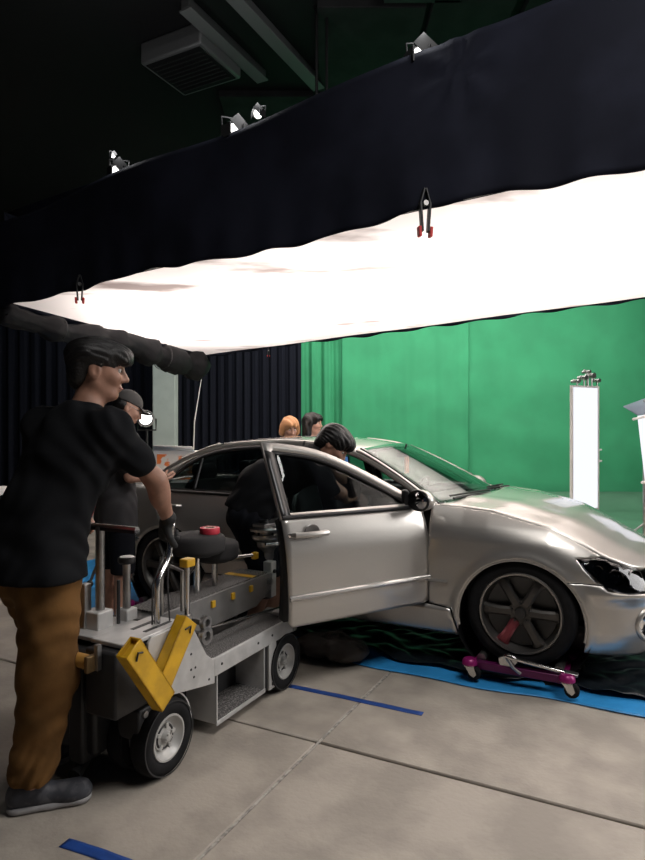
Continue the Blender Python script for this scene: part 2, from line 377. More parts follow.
# ------------------------------------------------------------------ lit panels by the green screen
M_pan = glow('lit_panel_fabric', (.90, .92, 1.0), 0.95)
t = thing('light_panel', (3.41, 8.0, 0), math.radians(25), 'tall white lit panel on a stand in front of the green screen', 'light panel')
zb, zt, hw = .46, 2.03, .22
MB().bx(-hw, hw, -.012, .012, zb, zt).build('diffusion_fabric', M_pan, t)
for (x0, x1, z0, z1) in ((-hw-.025, -hw, zb-.025, zt+.025), (hw, hw+.025, zb-.025, zt+.025), (-hw, hw, zb-.025, zb), (-hw, hw, zt, zt+.025)):
    MB().bx(x0, x1, -.02, .02, z0, z1).build('frame_bar', M_white, t, bev=.004)
MB().cyl((.12, .06, 0), (.12, .06, 2.2), .018).build('stand_pole', M_steel, t)
for a in (.4, 2.5, 4.6): MB().tube([(.12, .06, .35), (.12+.4*math.cos(a), .06+.4*math.sin(a), .02)], .011, 8).build('stand_leg', M_steel, t)
for (x, z, r) in ((-.02, 2.16, .05), (.12, 2.19, .06), (.22, 2.13, .04), (-.14, 2.11, .04), (.05, 2.24, .035)):
    MB().cyl((x, -.05, z), (x, .08, z), r*.6, n=14).build('grip_head', M_steel, t)
    MB().tube([(x-.05, .01, z+.02), (x+.06, .02, z-.02)], .012, 8).build('grip_arm', M_white, t)
    MB().tube([(x, .0, z), (x+.01, .0, 2.05)], .010, 8).build('grip_rod', M_steel, t)
for z in (1.05, 1.2): MB().tube([(.2, .04, z), (.33, .02, z+.02)], .012, 8).build('tie_knob', M_white, t)
t = thing('soft_light', (3.84, 7.2, 0), math.radians(30), 'white soft light with flared cloth cut off by the right edge', 'light panel')
b = MB(); b.add([(-.40, -.1, 1.64), (.4, -.3, 1.74), (.4, -.3, .86), (-.26, -.1, .90)], [(0, 1, 2, 3)])
solidify(b.build('lit_cloth', M_pan, t), .012, 0)
b = MB(); b.add([(-.40, -.1, 1.65), (.4, -.3, 1.75), (.5, .3, 1.90), (-.14, .25, 1.76)], [(0, 1, 2, 3)])
solidify(b.build('top_flap', mat('blue_grey_cloth', (.22, .27, .34), .7), t), .012, 0)
MB().tube([(-.50, -.11, 1.60), (.5, -.32, 1.78)], .014, 8).build('frame_bar', M_white, t)
MB().tube([(-.34, -.11, .89), (.5, -.3, .86)], .016, 8).build('frame_bar', M_white, t)
MB().cyl((.2, .2, 0), (.2, .2, 1.84), .02).build('stand_pole', M_steel, t)
for a in (.4, 2.5, 4.6): MB().tube([(.2, .2, .35), (.2+.4*math.cos(a), .2+.4*math.sin(a), .02)], .011, 8).build('stand_leg', M_steel, t)
# spotlight beside the column and a printed carton behind the car
t = thing('stage_spotlight', (-2.30, 8.0, 0), 0, 'round stage spotlight with bright lens next to the cap of the second man', 'lamp')
MB().lathe([(0, .26), (.07, .25), (.09, .1), (.105, 0), (.098, 0), (.09, .02)], (0, 0, 1.63), (-.35, .93, .08), 24).build('lamp_body', M_blackp, t)
MB().lathe([(0, 0), (.06, .0), (.082, .01)], (0, 0, 1.63), (-.35, .93, .08), 24).build('lens', glow('spot_lens_glow', (1, .98, .95), 3.5), t)
MB().lathe([(.098, -.03), (.112, -.03), (.112, .02), (.098, .02), (.098, -.03)], (0, 0, 1.63), (-.35, .93, .08), 24).build('lens_ring', M_steel, t)
MB().tube([(-.12, .05, 1.63), (-.12, .05, 1.48), (.12, .05, 1.48), (.12, .05, 1.63)], .012, 8).build('yoke', M_blackp, t)
MB().cyl((0, .05, 0), (0, .05, 1.48), .017).build('stand_pole', M_blackp, t)
for a in (.2, 2.3, 4.4): MB().tube([(0, .05, .4), (.42*math.cos(a), .05+.42*math.sin(a), .02)], .011, 8).build('stand_leg', M_blackp, t)
t = thing('flight_case', (-1.80, 7.1, 0.012), math.radians(-12), 'black equipment case standing behind the car boot', 'case')
MB().bx(-.45, .45, -.3, .3, .1, .86).build('case_body', M_blackp, t, bev=.015)
for x in (-.44, .44):
    for y in (-.29, .29):
        MB().bx(x-.02, x+.02, y-.02, y+.02, .1, .87).build('corner_edge', M_steel, t, bev=.004); MB().cyl((x*.85, y*.8-.02, .05), (x*.85, y*.8+.02, .05), .05).build('caster', M_rubber, t)
M_print = mat('orange_print_card', (.80, .76, .70), .6, 0, vscale=9, col2=(.85, .22, .05), lo=.52, hi=.58)
t = thing('printed_carton', (-1.66, 7.0, .886), math.radians(-8), 'white carton with orange print standing behind the car boot', 'carton')
MB().bx(-.24, .24, -.08, .08, 0, .36).build('box', mat('white_card', (.75, .73, .70), .7), t, bev=.004)
MB().bx(-.20, .21, -.084, -.081, .04, .32).build('print', M_print, t)
b = MB(); b.add([(-.24, -.08, .36), (.24, -.08, .36), (.23, -.13, .41), (-.23, -.12, .42)], [(0, 1, 2, 3)]); solidify(b.build('flap', MATS['white_card'], t), .004, 0)
t = thing('side_table', (-3.17, 5.2, 0.012), math.radians(8), 'white topped table cut off at the left edge behind the man', 'table')
MB().bx(-.6, .40, -.3, .3, .90, .965).build('table_top', M_white, t, bev=.006)
MB().bx(-.55, .33, -.26, .26, .45, .9).build('drawer_body', M_blackp, t, bev=.006)
for x in (-.5, .28):
    for y in (-.22, .22): MB().bx(x-.02, x+.02, y-.02, y+.02, 0, .46).build('leg', M_blackp, t)
# ------------------------------------------------------------------ silver car
M_paint = mat('silver_paint', (.455, .435, .408), .36, .75, .03, 300, coat=1.0)
M_trim = mat('black_trim', (.012, .012, .013), .35)
M_int = mat('interior_plastic', (.018, .018, .02), .6)
M_seat = mat('seat_fabric', (.02, .02, .024), .85)
M_glass = glass('tinted_glass', (.50, .55, .55))
M_ws = glass('windscreen_glass', (.78, .86, .83))
M_rim = mat('dark_bronze_rim', (.085, .08, .075), .38, .8)
M_rimlip = mat('rim_lip', (.26, .25, .24), .3, .9)
M_lens = glass('lamp_cover', (.42, .43, .46), .02)
M_dchr = mat('dark_chrome', (.16, .16, .17), .2, 1.0)
RAISE = .097
car = thing('sedan_car', (1.534, 4.327, RAISE), CA, 'silver four-door sedan with open front door, raised on wheel dollies', 'car')
_per = catmull([(-3.60, 0), (-3.585, -.35), (-3.50, -.64), (-3.30, -.775), (-3.0, -.83), (-2.67, -.855), (-2.0, -.865), (-1.3, -.865), (-.6, -.865), (0, -.862), (.3, -.845), (.5, -.80), (.66, -.68), (.76, -.45), (.805, -.2), (.82, 0)], 24)
_d = np.r_[0, np.cumsum(np.hypot(*np.diff(_per, axis=0).T))]; _d -= np.interp(0, _per[:, 0], _d)
_t = np.gradient(_per, axis=0); _t /= np.hypot(_t[:, 0], _t[:, 1])[:, None]
def CS(s):
    x = np.interp(s, _d, _per[:, 0]); y = np.interp(s, _d, _per[:, 1]); tx = np.interp(s, _d, _t[:, 0]); ty = np.interp(s, _d, _t[:, 1])
    return x, y, ty, -tx
SMAX = float(_d[-1]); SMIN = float(_d[0])
ZT = ([-3.9, -3.3, -3.0, -2.6, -.6, -.5, -.2, .154, .30, .45, .63, .8, 1.0, 1.3], [.90, .915, .92, .92, .92, .917, .893, .815, .750, .675, .620, .59, .58, .58])
def ztop(s): return float(np.interp(s, *ZT))
def off(s, z):
    o = float(np.interp(z, [.10, .16, .25, .42, .6, .72, .80, .9], [-.05, -.022, -.004, 0, -.004, -.010, -.024, -.055]))
    if z > .9: o -= .62*(z-.9)
    wt = float(np.interp(s, [-3.2, -2.9, -2.8, -.62, -.35], [.7, .5, 0, 0, 1]))
    if wt: o -= wt*.080*max(0, min(1, 1-(ztop(s)-z)/.17))**2
    for c in (0, -2.67):
        r = math.hypot(s-c, z-.27); o += .013*math.exp(-((r-.37)/.03)**2)*(1 if z < .7 else 0)
    if s > .34:    # bumper ledge under the lamps
        k = min(1, (s-.34)/.12); o += k*float(np.interp(z, [.10, .2, .40, .435, .465, .50, .53, .56], [-.02, .0, .0, .012, .028, .022, .0, 0]))
    return o
def skin(s, z, side=-1, extra=0.0):
    x, y, nx, ny = CS(s); o = off(s, z)+extra
    return (x+nx*o, (y+ny*o) if side < 0 else -(y+ny*o), z)
from mathutils.geometry import delaunay_2d_cdt
def panel_mesh(poly, mapf, step=.03):
    # boundary resampled at the step, regular interior points, constrained triangulation
    P = [np.array(p, float) for p in poly]; B = []
    for i in range(len(P)):
        a, b = P[i], P[(i+1) % len(P)]; n = max(1, int(np.linalg.norm(b-a)/step))
        if np.linalg.norm(b-a) < 1e-5: continue
        B += [a+(b-a)*k/n for k in range(n)]
    B = np.array(B); n = len(B); lo = B.min(0); hi = B.max(0)
    gx = np.arange(lo[0]+step*.5, hi[0], step); gz = np.arange(lo[1]+step*.5, hi[1], step); G = np.array([(x, z) for x in gx for z in gz]).reshape(-1, 2)
    C_ = np.roll(B, -1, 0); inside = np.zeros(len(G), bool); dmin = np.full(len(G), 9.0)
    for (x0, z0), (x1, z1) in zip(B, C_):
        cr = (z0 > G[:, 1]) != (z1 > G[:, 1])
        if z0 != z1: inside ^= cr & (G[:, 0] < (x1-x0)*(G[:, 1]-z0)/(z1-z0)+x0)
        d = np.array((x1-x0, z1-z0)); t = np.clip(((G-(x0, z0)) @ d)/max(d @ d, 1e-12), 0, 1); dmin = np.minimum(dmin, np.hypot(*(G-(x0, z0)-t[:, None]*d).T))
    G = G[inside & (dmin > step*.45)]
    vs = [Vector(p) for p in np.concatenate([B, G])]
    v, e, f, *_ = delaunay_2d_cdt(vs, [(i, (i+1) % n) for i in range(n)], [tuple(range(n))], 1, 1e-6)
    return [mapf(p.x, p.y) for p in v], [tuple(q) for q in f]
def panel(name, poly, m, side=-1, parent=None, thick=.012, extra=0.0, step=.03, rel=None):
    v, f = panel_mesh(poly, lambda s, z: skin(s, z, side, extra), step)
    # orient outward
    a, b_, c = (np.array(v[i]) for i in f[len(f)//2][:3]); n = np.cross(b_-a, c-a); ctr = np.array((np.mean([p[0] for p in v]), np.mean([p[1] for p in v]), 0))
    s0 = np.mean([p[0] for p in poly]); x, y, nx, ny = CS(s0); outw = np.array((nx, ny if side < 0 else -ny, 0))
    if n @ outw < 0: f = [q[::-1] for q in f]
    if rel is not None: v = [tuple(np.array(p)-rel) for p in v]
    o = mesh(name, v, f, m, parent if parent is not None else car, 50)
    if thick: solidify(o, thick, -1)
    return o
def arc(cx, cz, r, a0, a1, n=16): return [(cx+r*math.cos(math.radians(a0+(a1-a0)*i/n)), cz+r*math.sin(math.radians(a0+(a1-a0)*i/n))) for i in range(n+1)]
# drip line along the roof edge
DLp = catmull([(-.50, .905), (-.80, 1.075), (-1.13, 1.225), (-1.4, 1.283), (-1.7, 1.305), (-2.0, 1.30), (-2.35, 1.262), (-2.65, 1.155), (-2.9, 1.02), (-3.05, .935)], 10)
def DL(x): return float(np.interp(-x, -DLp[:, 0], DLp[:, 1]))
def line(x0, x1, n, dz=0): return [(x0+(x1-x0)*i/n, DL(x0+(x1-x0)*i/n)+dz) for i in range(n+1)]
HINGE = np.array((-.555, -.845, 0)); OPEN = math.radians(58.5)
def ring_panel(name, outer, inner, m, side, parent, thick=.02, extra=.0, rel=None):
    # frame between two outlines that share point count, mapped on the skin
    n = len(outer); v = [skin(p[0], p[1], side, extra) for p in outer]+[skin(p[0], p[1], side, extra) for p in inner]
    f = [(i, (i+1) % n, n+(i+1) % n, n+i) for i in range(n)]
    if rel is not None: v = [tuple(np.array(p)-rel) for p in v]
    o = mesh(name, v, f, m, parent, 40)
    bm = bmesh.new(); bm.from_mesh(o.data); bmesh.ops.recalc_face_normals(bm, faces=bm.faces)
    bm.faces.ensure_lookup_table(); s = sum(fc.normal.y for fc in bm.faces)
    if s*side < 0: bmesh.ops.reverse_faces(bm, faces=bm.faces)
    bm.to_mesh(o.data); bm.free()
    return solidify(o, thick, -1)
def inset(poly, d):
    # inset a polygon by d towards its inside
    P = np.array(poly); n = len(P); A = .5*sum(P[i][0]*P[(i+1) % n][1]-P[(i+1) % n][0]*P[i][1] for i in range(n)); sg = 1 if A > 0 else -1; out = []
    for i in range(n):
        e1 = P[i]-P[i-1]; e2 = P[(i+1) % n]-P[i]; n1 = np.array((-e1[1], e1[0]))*sg/np.linalg.norm(e1); n2 = np.array((-e2[1], e2[0]))*sg/np.linalg.norm(e2)
        b = n1+n2; b /= max(.5, np.linalg.norm(b)**2/2); out.append(tuple(P[i]+b*d))
    return out
for side in (-1, 1):
    rs = 'right' if side < 0 else 'left'
    hl_low = [(.305, .655), (.345, .60), (.40, .54), (.46, .50), (.53, .484), (.66, .484), (.78, .492), (.84, .505)]
    topf = [(s, ztop(s)) for s in np.linspace(-.545, .46, 22)]
    fender = topf+[(.40, .664), (.305, .658), (.345, .60), (.40, .54), (.44, .527), (.252, .527)]+arc(0, .27, .36, 45, 188, 26)+[(-.36, .17), (-.40, .30), (-.54, .318), (-.548, .6)]
    panel('fender', fender, M_paint, side, step=.012)
    # arch lip
    lip = MB().tube([skin(p[0], p[1], side, -.006) for p in arc(0, .27, .357, -12, 190, 40)], .008, 8).build('arch_lip', M_paint, car)
    MB().tube([skin(p[0], p[1], side, -.006) for p in arc(-2.67, .27, .357, -10, 190, 40)], .008, 8).build('arch_lip', M_paint, car)
    panel('headlight_cover', [(.318, .654), (.40, .66), (.455, .668)]+[(s, ztop(s)-.004) for s in np.linspace(.48, .84, 12)]+hl_low[::-1][:-1], M_lens, side, thick=.004, step=.025)
    hb = panel('headlight_housing', [(.33, .65), (.40, .655)]+[(s, ztop(s)-.01) for s in np.linspace(.48, .84, 12)]+[(p[0], p[1]+.004) for p in hl_low[::-1][:-1]], mat('headlight_black_'+rs, (.02, .02, .022), .25), side, thick=.01, extra=-.05)
    for (s, z, r) in ((.52, .56, .042), (.66, .548, .048), (.42, .60, .024)):
        p = np.array(skin(s, z, side, -.045)); q = np.array(skin(s, z, side, -.012)); MB().lathe([(r*.35, 0), (r*.8, .012), (r, .034), (r*1.05, .034), (r*1.05, 0)], p, q-p, 20).build('lamp_reflector', M_dchr, hb)
        MB().ball(tuple(p*.7+q*.3), r*.45).build('bulb', M_lens, hb)
    # bumper half with side air intake
    def in_fog(s, z): return ((s-.75)/.11)**2+((z-.30)/.085)**2 < 1
    bpoly = [(.252, .522), (.44, .522), (.46, .496), (.53, .48), (.66, .48), (.78, .488), (.86, .50), (SMAX, .50), (SMAX, .12), (.9, .115), (.6, .12), (.40, .125), (.345, .135)]+arc(0, .27, .36, -10, 42, 10)
    v, f = panel_mesh(bpoly, lambda s, z: (s, z, 0), .014)
    f = [q for q in f if not in_fog(np.mean([v[i][0] for i in q]), np.mean([v[i][1] for i in q]))]
    vv = [skin(p[0], p[1], side) for p in v]
    if side > 0: f = [q[::-1] for q in f]
    a, b_, c = (np.array(vv[i]) for i in f[0][:3])
    ob = mesh('front_bumper', vv, f, M_paint, car, 60); bm = bmesh.new(); bm.from_mesh(ob.data); bmesh.ops.recalc_face_normals(bm, faces=bm.faces); bm.faces.ensure_lookup_table()
    if sum(fc.normal.x for fc in bm.faces) < 0: bmesh.ops.reverse_faces(bm, faces=bm.faces)
    bm.to_mesh(ob.data); bm.free(); ob.data.set_sharp_from_angle(angle=math.radians(60)); solidify(ob, .012)
    MB().tube([skin(.75+.115*math.cos(a), .30+.09*math.sin(a), side, -.002) for a in np.linspace(0, 2*math.pi, 28)[:-1]], .016, 10, closed=True).build('intake_surround', M_paint, ob)
    fv = [skin(.75+.115*r*math.cos(a), .30+.09*r*math.sin(a), side, -.07*(1 if r < .9 else 0)) for r in (0.02, .5, .85, 1.0) for a in np.linspace(0, 2*math.pi, 24)[:-1]]
    ff = [(i*23+k, i*23+(k+1) % 23, (i+1)*23+(k+1) % 23, (i+1)*23+k) for i in range(3) for k in range(23)]+[tuple(range(22, -1, -1))]
    mesh('intake', fv, ff, M_trim, ob)
    p = np.array(skin(.70, .29, side, -.065)); q = np.array(skin(.70, .29, side, -.02)); MB().lathe([(0, .02), (.035, .022), (.045, .03), (.047, 0)], p, q-p, 20).build('fog_lamp', M_chrome, ob)
    # grille half
    panel('grille', [(.86, .585), (SMAX, .585), (SMAX, .505), (.88, .505)], M_trim, side, extra=-.02)
    # sill, rear panels
    panel('side_skirt', [(-.362, .135), (-.41, .292), (-.56, .308), (-2.27, .308), (-2.305, .22), (-2.305, .14)], M_paint, side, extra=.004)
    rear_door = [(-1.585, .905), (-1.575, .6), (-1.575, .318), (-2.265, .318), (-2.30, .37)]+[(-2.67+.385*math.cos(math.radians(a)), .27+.385*math.sin(math.radians(a))) for a in np.linspace(18, 92, 14)]+[(-2.735, .70), (-2.775, .80), (-2.79, .905)]
    rd = panel('rear_door', rear_door, M_paint, side, step=.018)
    quarter = [(-2.80, .92), (-2.785, .80), (-2.745, .69), (-2.69, .655)]+[(-2.67+.36*math.cos(math.radians(a)), .27+.36*math.sin(math.radians(a))) for a in np.linspace(93, 136, 10)]+[(-3.6, .52), (-3.75, .52), (-3.75, .90)]+[(s, ztop(s)) for s in np.linspace(-3.7, -2.82, 16)]
    panel('quarter_panel', quarter, M_paint, side, step=.018)
    panel('rear_bumper', [(-2.95, .512), (-3.04, .2), (-3.04, .14), (SMIN, .16), (SMIN, .512)], M_paint, side)
    panel('tail_lamp', [(-3.76, .86), (SMIN+.45, .86), (SMIN+.45, .70), (-3.76, .66)], mat('tail_lamp_red_'+rs, (.25, .01, .01), .15, coat=1), side)
    # rear door window, frame, glass, divider
    wo = [(-1.60, .90)]+line(-1.60, -2.50, 12, -.035)+[(-2.62, 1.115), (-2.74, 1.0), (-2.79, .90)]
    wi = inset(wo, .028)
    ring_panel('window_frame', wo, wi, M_trim, side, rd)
    panel('window_glass', inset(wo, .02), M_glass, side, rd, thick=.004, extra=-.012)
    panel('window_divider', [(-2.425, .92), (-2.425-.045, 1.19), (-2.445-.045, 1.19), (-2.45, .92)], M_trim, side, rd, extra=-.002)
    MB().tube([skin(s, .905, side, .004) for s in np.linspace(-1.59, -2.79, 20)], .011, 8).build('belt_moulding', M_trim, rd)
    hp = [skin(s, .80, side, e) for (s, e) in ((-2.52, .002), (-2.54, .03), (-2.60, .036), (-2.66, .03), (-2.69, .002))]
    MB().tube(hp, .013, 8).build('door_handle', M_paint, rd)
    MB().tube([skin(s, .44, side, .006) for s in np.linspace(-1.58, -2.29, 14)], .012, 8).build('side_moulding', M_paint, rd)
    MB().tube([skin(s, .458, side, .006) for s in np.linspace(-.555, -.42, 6)], .010, 8).build('side_moulding', M_paint, car)
    # roof rail from A pillar to C pillar
    o = MB().grid(lambda u, v_: skin(-.50-2.52*u, DL(-.50-2.52*u)-.034*v_, side, -.002), 70, 3).build('roof_rail', M_paint, car, 179)
    if sum(q.normal.y for q in o.data.polygons)*side < 0: o.data.flip_normals()
    solidify(o, .02, -1)
    panel('c_pillar', [(-2.52, DL(-2.52)-.03), (-2.63, 1.12), (-2.755, 1.0), (-2.80, .915), (-3.04, .92)]+line(-3.0, -2.54, 10, -.028), M_paint, side)
    # pillars between glass and rail
    def ws_pt(v, t):
        B = np.array((-.53+.20*(1-v*v), .70*v, .905+.022*(1-v*v))); T = np.array((-1.15+.08*(1-v*v), .535*v, 1.245+.035*(1-v*v)))
        return B+(T-B)*t+np.array((.5, 0, .86))*.014*4*t*(1-t)
    def rw_pt(v, t):
        B = np.array((-3.02-.09*(1-v*v), .63*v, .94+.015*(1-v*v))); T = np.array((-2.36-.04*(1-v*v), .535*v, 1.272+.022*(1-v*v)))
        return B+(T-B)*t+np.array((-.45, 0, .88))*.03*4*t*(1-t)
    for (nm, fn, x0, x1) in (('a_pillar', ws_pt, -.515, -1.15), ('rear_pillar', rw_pt, -3.02, -2.36)):
        def pil(u, v):
            x = x0+(x1-x0)*u; a = np.array(skin(x, DL(x), side)); b_ = fn(side*1.0, u); p = a*(1-v)+b_*v
            p[2] += .016*4*v*(1-v); p[1] += side*.010*4*v*(1-v); return tuple(p)
        o = MB().grid(pil, 16, 5).build(nm, M_paint, car, 179); solidify(o, .012, -1)
    MB().tube([tuple(ws_pt(side*.995, t)+np.array((0.004, 0, .004))) for t in np.linspace(0, 1, 14)], .009, 6).build('glass_seal', M_trim, car)
# front doors
def front_door(side):
    rel = HINGE if side < 0 else HINGE*np.array((1, -1, 1))
    poly = [(-.562, .905), (-.555, .6), (-.562, .33), (-.60, .318), (-1.52, .318), (-1.54, .34), (-1.545, .6), (-1.56, .905)]
    d = panel('front_door', poly, M_paint, side, car, .012, 0, .03, rel); d.location = tuple(rel)
    wo = [(-.59, .90)]+[(x, z+.028*min(1, (-.62-x)/.6)) for x, z in line(-.62, -1.555, 14, -.012)]+[(-1.56, .90)]
    wm = inset(wo, .045); wi = inset(wo, .062)
    # keep the bottom edge of the frame at the belt line
    wm[0] = (wm[0][0]-.02, .90); wm[-1] = (wm[-1][0], .90); wi[0] = (wi[0][0]-.03, .905); wi[-1] = (wi[-1][0], .905)
    ring_panel('window_surround', wo, wm, M_paint, side, d, .03, .002, rel)
    ring_panel('window_frame', wm, wi, M_trim, side, d, .03, 0.0, rel)
    panel('window_glass', wm, M_glass, side, d, .004, -.012, .04, rel)
    R = lambda p: tuple(np.array(p)-rel)
    b = MB().bx(-1.60, -1.553, 0, 1, 0, 1)
    panel('rear_frame_trim', [(-1.50, .905), (-1.505, 1.255), (-1.555, 1.268), (-1.558, .905)], M_trim, side, d, .02, .004, .05, rel)
    MB().tube([R(skin(s, .905, side, .004)) for s in np.linspace(-.60, -1.555, 20)], .011, 8).build('belt_moulding', M_trim, d)
    mo = MB()
    for (z, e) in ((.475, .0),): mo.tube([R(skin(s, z+.016*(s+1.06)/1.0*0, side, .004)) for s in np.linspace(-.56, -1.54, 24)], .015, 10)
    mo.build('side_moulding', mat('moulding_silver_'+str(side), (.60, .58, .55), .25, .7, coat=1), d)
    # handle with recess cup
    h = MB().tube([R(skin(s, .812, side, e)) for (s, e) in ((-1.29, .004), (-1.30, .028), (-1.36, .036), (-1.44, .036), (-1.50, .028), (-1.51, .004))], [.012, .016, .017, .017, .016, .012], 10).build('door_handle', M_paint, d)
    MB().lathe([(0, -.004), (.045, -.002), (.052, .003), (.048, .006), (0, .0015)], R(skin(-1.385, .812, side, 0)), (0, side, 0), 24).build('handle_cup', mat('cup_grey_'+str(side), (.16, .155, .15), .35, .7), d)
    MB().lathe([(0, .0), (.012, 0), (.012, .005), (0, .006)], R(skin(-1.525, .812, side, .002)), (0, side, 0), 14).build('lock', M_chrome, d)
    # inner door card (thick)
    ci = MB()
    n = 20; xs = np.linspace(-.575, -1.56, n)
    def card(u, v):
        s = -.575-.955*u; z = .325+.57*v; return R(skin(s, z, side, -.085+.02*math.sin(math.pi*v)))
    dc = ci.grid(card, 16, 8).build('door_card', M_int, d, 60)
    if sum(q.normal.y for q in dc.data.polygons)*side > 0: dc.data.flip_normals()
    solidify(dc, .06, 1)
    MB().tube([R(skin(s, .70, side, -.13)) for s in np.linspace(-.9, -1.4, 8)], .03, 8).build('armrest', M_int, d)
    # side of the door (edge strip)
    # mirror
    m = np.array(skin(-.66, .955, side, .0))-rel
    mb = MB(); mc = m+np.array((.005, side*(.115 if side < 0 else .07), .0 if side < 0 else -.03))
    mm = mb.ball(tuple(mc), (.090, .10, .066), 20, 14).build('door_mirror', M_paint, d, 179)
    for vtx in mm.data.vertices:
        if vtx.co.x < mc[0]-.015: vtx.co.x = mc[0]-.015
    MB().lathe([(0, 0), (.9, 0), (1, .3), (1, 1)], (0, 0, 0), (1, 0, 0), 20)
    gl = MB()
    ring = [(mc[0]-.018, mc[1]+.084*math.cos(a), mc[2]+.058*math.sin(a)) for a in np.linspace(0, 2*math.pi, 25)[:-1]]
    gl.add(ring, [tuple(range(24))]); solidify(gl.build('mirror_glass', mat('mirror_face_'+str(side), (.5, .5, .52), .05, 1), mm), .004, 0)
    MB().tube([tuple(p) for p in ([mc[0]-.014, y_, z_] for y_, z_ in [(mc[1]+.092*math.cos(a), mc[2]+.059*math.sin(a)) for a in np.linspace(0, 2*math.pi, 25)[:-1]])], .008, 8, closed=True).build('mirror_rim', M_trim, mm)
    MB().prism([(m[0]+.075, m[2]-.04), (m[0]-.045, m[2]-.04), (m[0]-.04, m[2]+.055), (m[0]-.02, m[2]+.06)], 'xz', m[1]-.01*side, m[1]+.03*side).build('mirror_base', M_trim, mm, bev=.006)
    return d
dR = front_door(-1); dR.rotation_euler = (0, 0, OPEN); dR['label'] = 'silver front door swung wide open'
dL = front_door(1)
# hood, windscreen, roof, rear glass, boot lid
def hood(u, v):
    s = -.50+1.34*u; E = np.array(skin(s, ztop(s)-.002, -1, .004)); vv = 2*v-1
    dx = .20-.12*u; k = 1-vv*vv; cr = .038*(1-.25*u)
    rise = .012*math.exp(-((abs(vv)-.62)/.12)**2)*(1-u*.3)
    return (E[0]+dx*k, E[1]*-vv*-1, E[2]+cr*(1-abs(vv)**2.4)+rise*0.7)
o = MB().grid(hood, 40, 40).build('bonnet', M_paint, car, 179); solidify(o, .012, -1)
if sum(p.normal.z for p in o.data.polygons) < 0: o.data.flip_normals()
MB().add([skin(s, ztop(s)-.03, sd, -.03) for sd in (-1,) for s in np.linspace(-.5, .8, 10)]+[skin(s, ztop(s)-.03, 1, -.03) for s in np.linspace(-.5, .8, 10)], [(i, i+1, 11+i, 10+i) for i in range(9)]).build('engine_bay_cover', M_int, car)
o = MB().grid(lambda u, v: tuple(ws_pt(2*u-1, v)), 24, 14).build('windscreen', M_ws, car, 179); solidify(o, .005, 0)
o = MB().grid(lambda u, v: tuple(rw_pt(2*u-1, v)), 24, 12).build('rear_window', M_glass, car, 179); solidify(o, .005, 0)
def roof(u, v):
    x = -1.15-1.21*u; vv = 2*v-1; e = np.array(skin(x, DL(x), -1)); yw = -e[1]
    fx = x+(.08*(1-u)-.04*u)*(1-vv*vv); wf = 1.0
    top = .028; y = yw*vv
    if u == 0: pass
    return (fx, y, DL(x)+top*(1-abs(vv)**2.2))
o = MB().grid(roof, 26, 26).build('roof_panel', M_paint, car, 179); solidify(o, .012, -1)
if sum(p.normal.z for p in o.data.polygons) < 0: o.data.flip_normals()
o = MB().grid(lambda u, v: (roof(u, v)[0], roof(u, v)[1]*.96, roof(u, v)[2]-.03), 16, 12).build('headliner', M_int, car, 179)
def boot(u, v):
    s = -3.05-.62*u; E = np.array(skin(s, ztop(s), -1, .004)); vv = 2*v-1
    return (E[0]-(.09*(1-u)+.12*u)*(1-vv*vv), -E[1]*vv, E[2]+.03*(1-vv*vv))
o = MB().grid(boot, 16, 20).build('boot_lid', M_paint, car, 179); solidify(o, .012, -1)
MB().grid(lambda u, v: (-.475+.19*(1-(2*u-1)**2)-.06*v, .70*(2*u-1), .903+.022*(1-(2*u-1)**2)+.004*v), 20, 2).build('cowl', M_trim, car, 179)
for (y0, y1, x0) in ((.45, -.22, -.36), (-.10, -.64, -.36)):
    wp = MB(); wp.tube([(-.30+.0, y0, .942), (-.36, (y0+y1)/2, .952), (-.445, y1, .942)], .009, 6); wp.tube([(-.33, y0*.5+y1*.5+.25, .961), (-.47, y1-.0, .958)], .006, 6); wp.build('wiper', M_trim, car)
# dark underbody, wheel wells, cabin
MB().bx(-3.3, .45, -.60, .60, .16, .22).build('underbody', M_int, car)
MB().bx(-2.35, -.42, -.80, .80, .17, .30).build('floor_pan', M_int, car)
MB().bx(-.45, -.38, -.72, .72, .2, .86).build('firewall', M_int, car)
MB().bx(-2.75, -2.62, -.62, .62, .2, .90).build('rear_bulkhead', M_int, car)
MB().bx(-3.05, -2.6, -.68, .68, .87, .90).build('parcel_shelf', M_int, car)
for cx in (0, -2.67):
    for sd in (-1, 1):
        w_ = MB().lathe([(.40, -.02), (.385, -.30), (.0, -.32)], (cx, sd*.84, .29), (0, sd, 0), 28); w_.build('wheel_well', M_trim, car)
d_ = MB().prism([(-.42, .90), (-.62, .93), (-.86, .88), (-.93, .78), (-.88, .55), (-.45, .5)], 'xz', -.70, .70).build('dashboard', M_int, car, bev=.03, seg=3)
MB().prism([(-.70, .92), (-.90, .94), (-.95, .86), (-.72, .86)], 'xz', .20, .56).build('instrument_hood', M_int, car, bev=.025, seg=3)
sw = MB().tube([(-1.02+.07*math.sin(a), .38+.175*math.cos(a), .83+.16*math.sin(a)) for a in np.linspace(0, 2*math.pi, 33)[:-1]], .015, 8, closed=True).build('steering_wheel', M_trim, car)
MB().tube([(-.85, .38, .78), (-1.0, .38, .825)], .03, 10).build('steering_column', M_int, sw)
for a in (0, math.pi, -math.pi/2): MB().tube([(-1.0, .38, .825), (-1.02+.07*math.sin(a), .38+.17*math.cos(a), .83+.16*math.sin(a))], .016, 8).build('wheel_spoke', M_trim, sw)
MB().ball((-1.0, .38, .825), (.035, .06, .055)).build('wheel_hub', M_trim, sw)
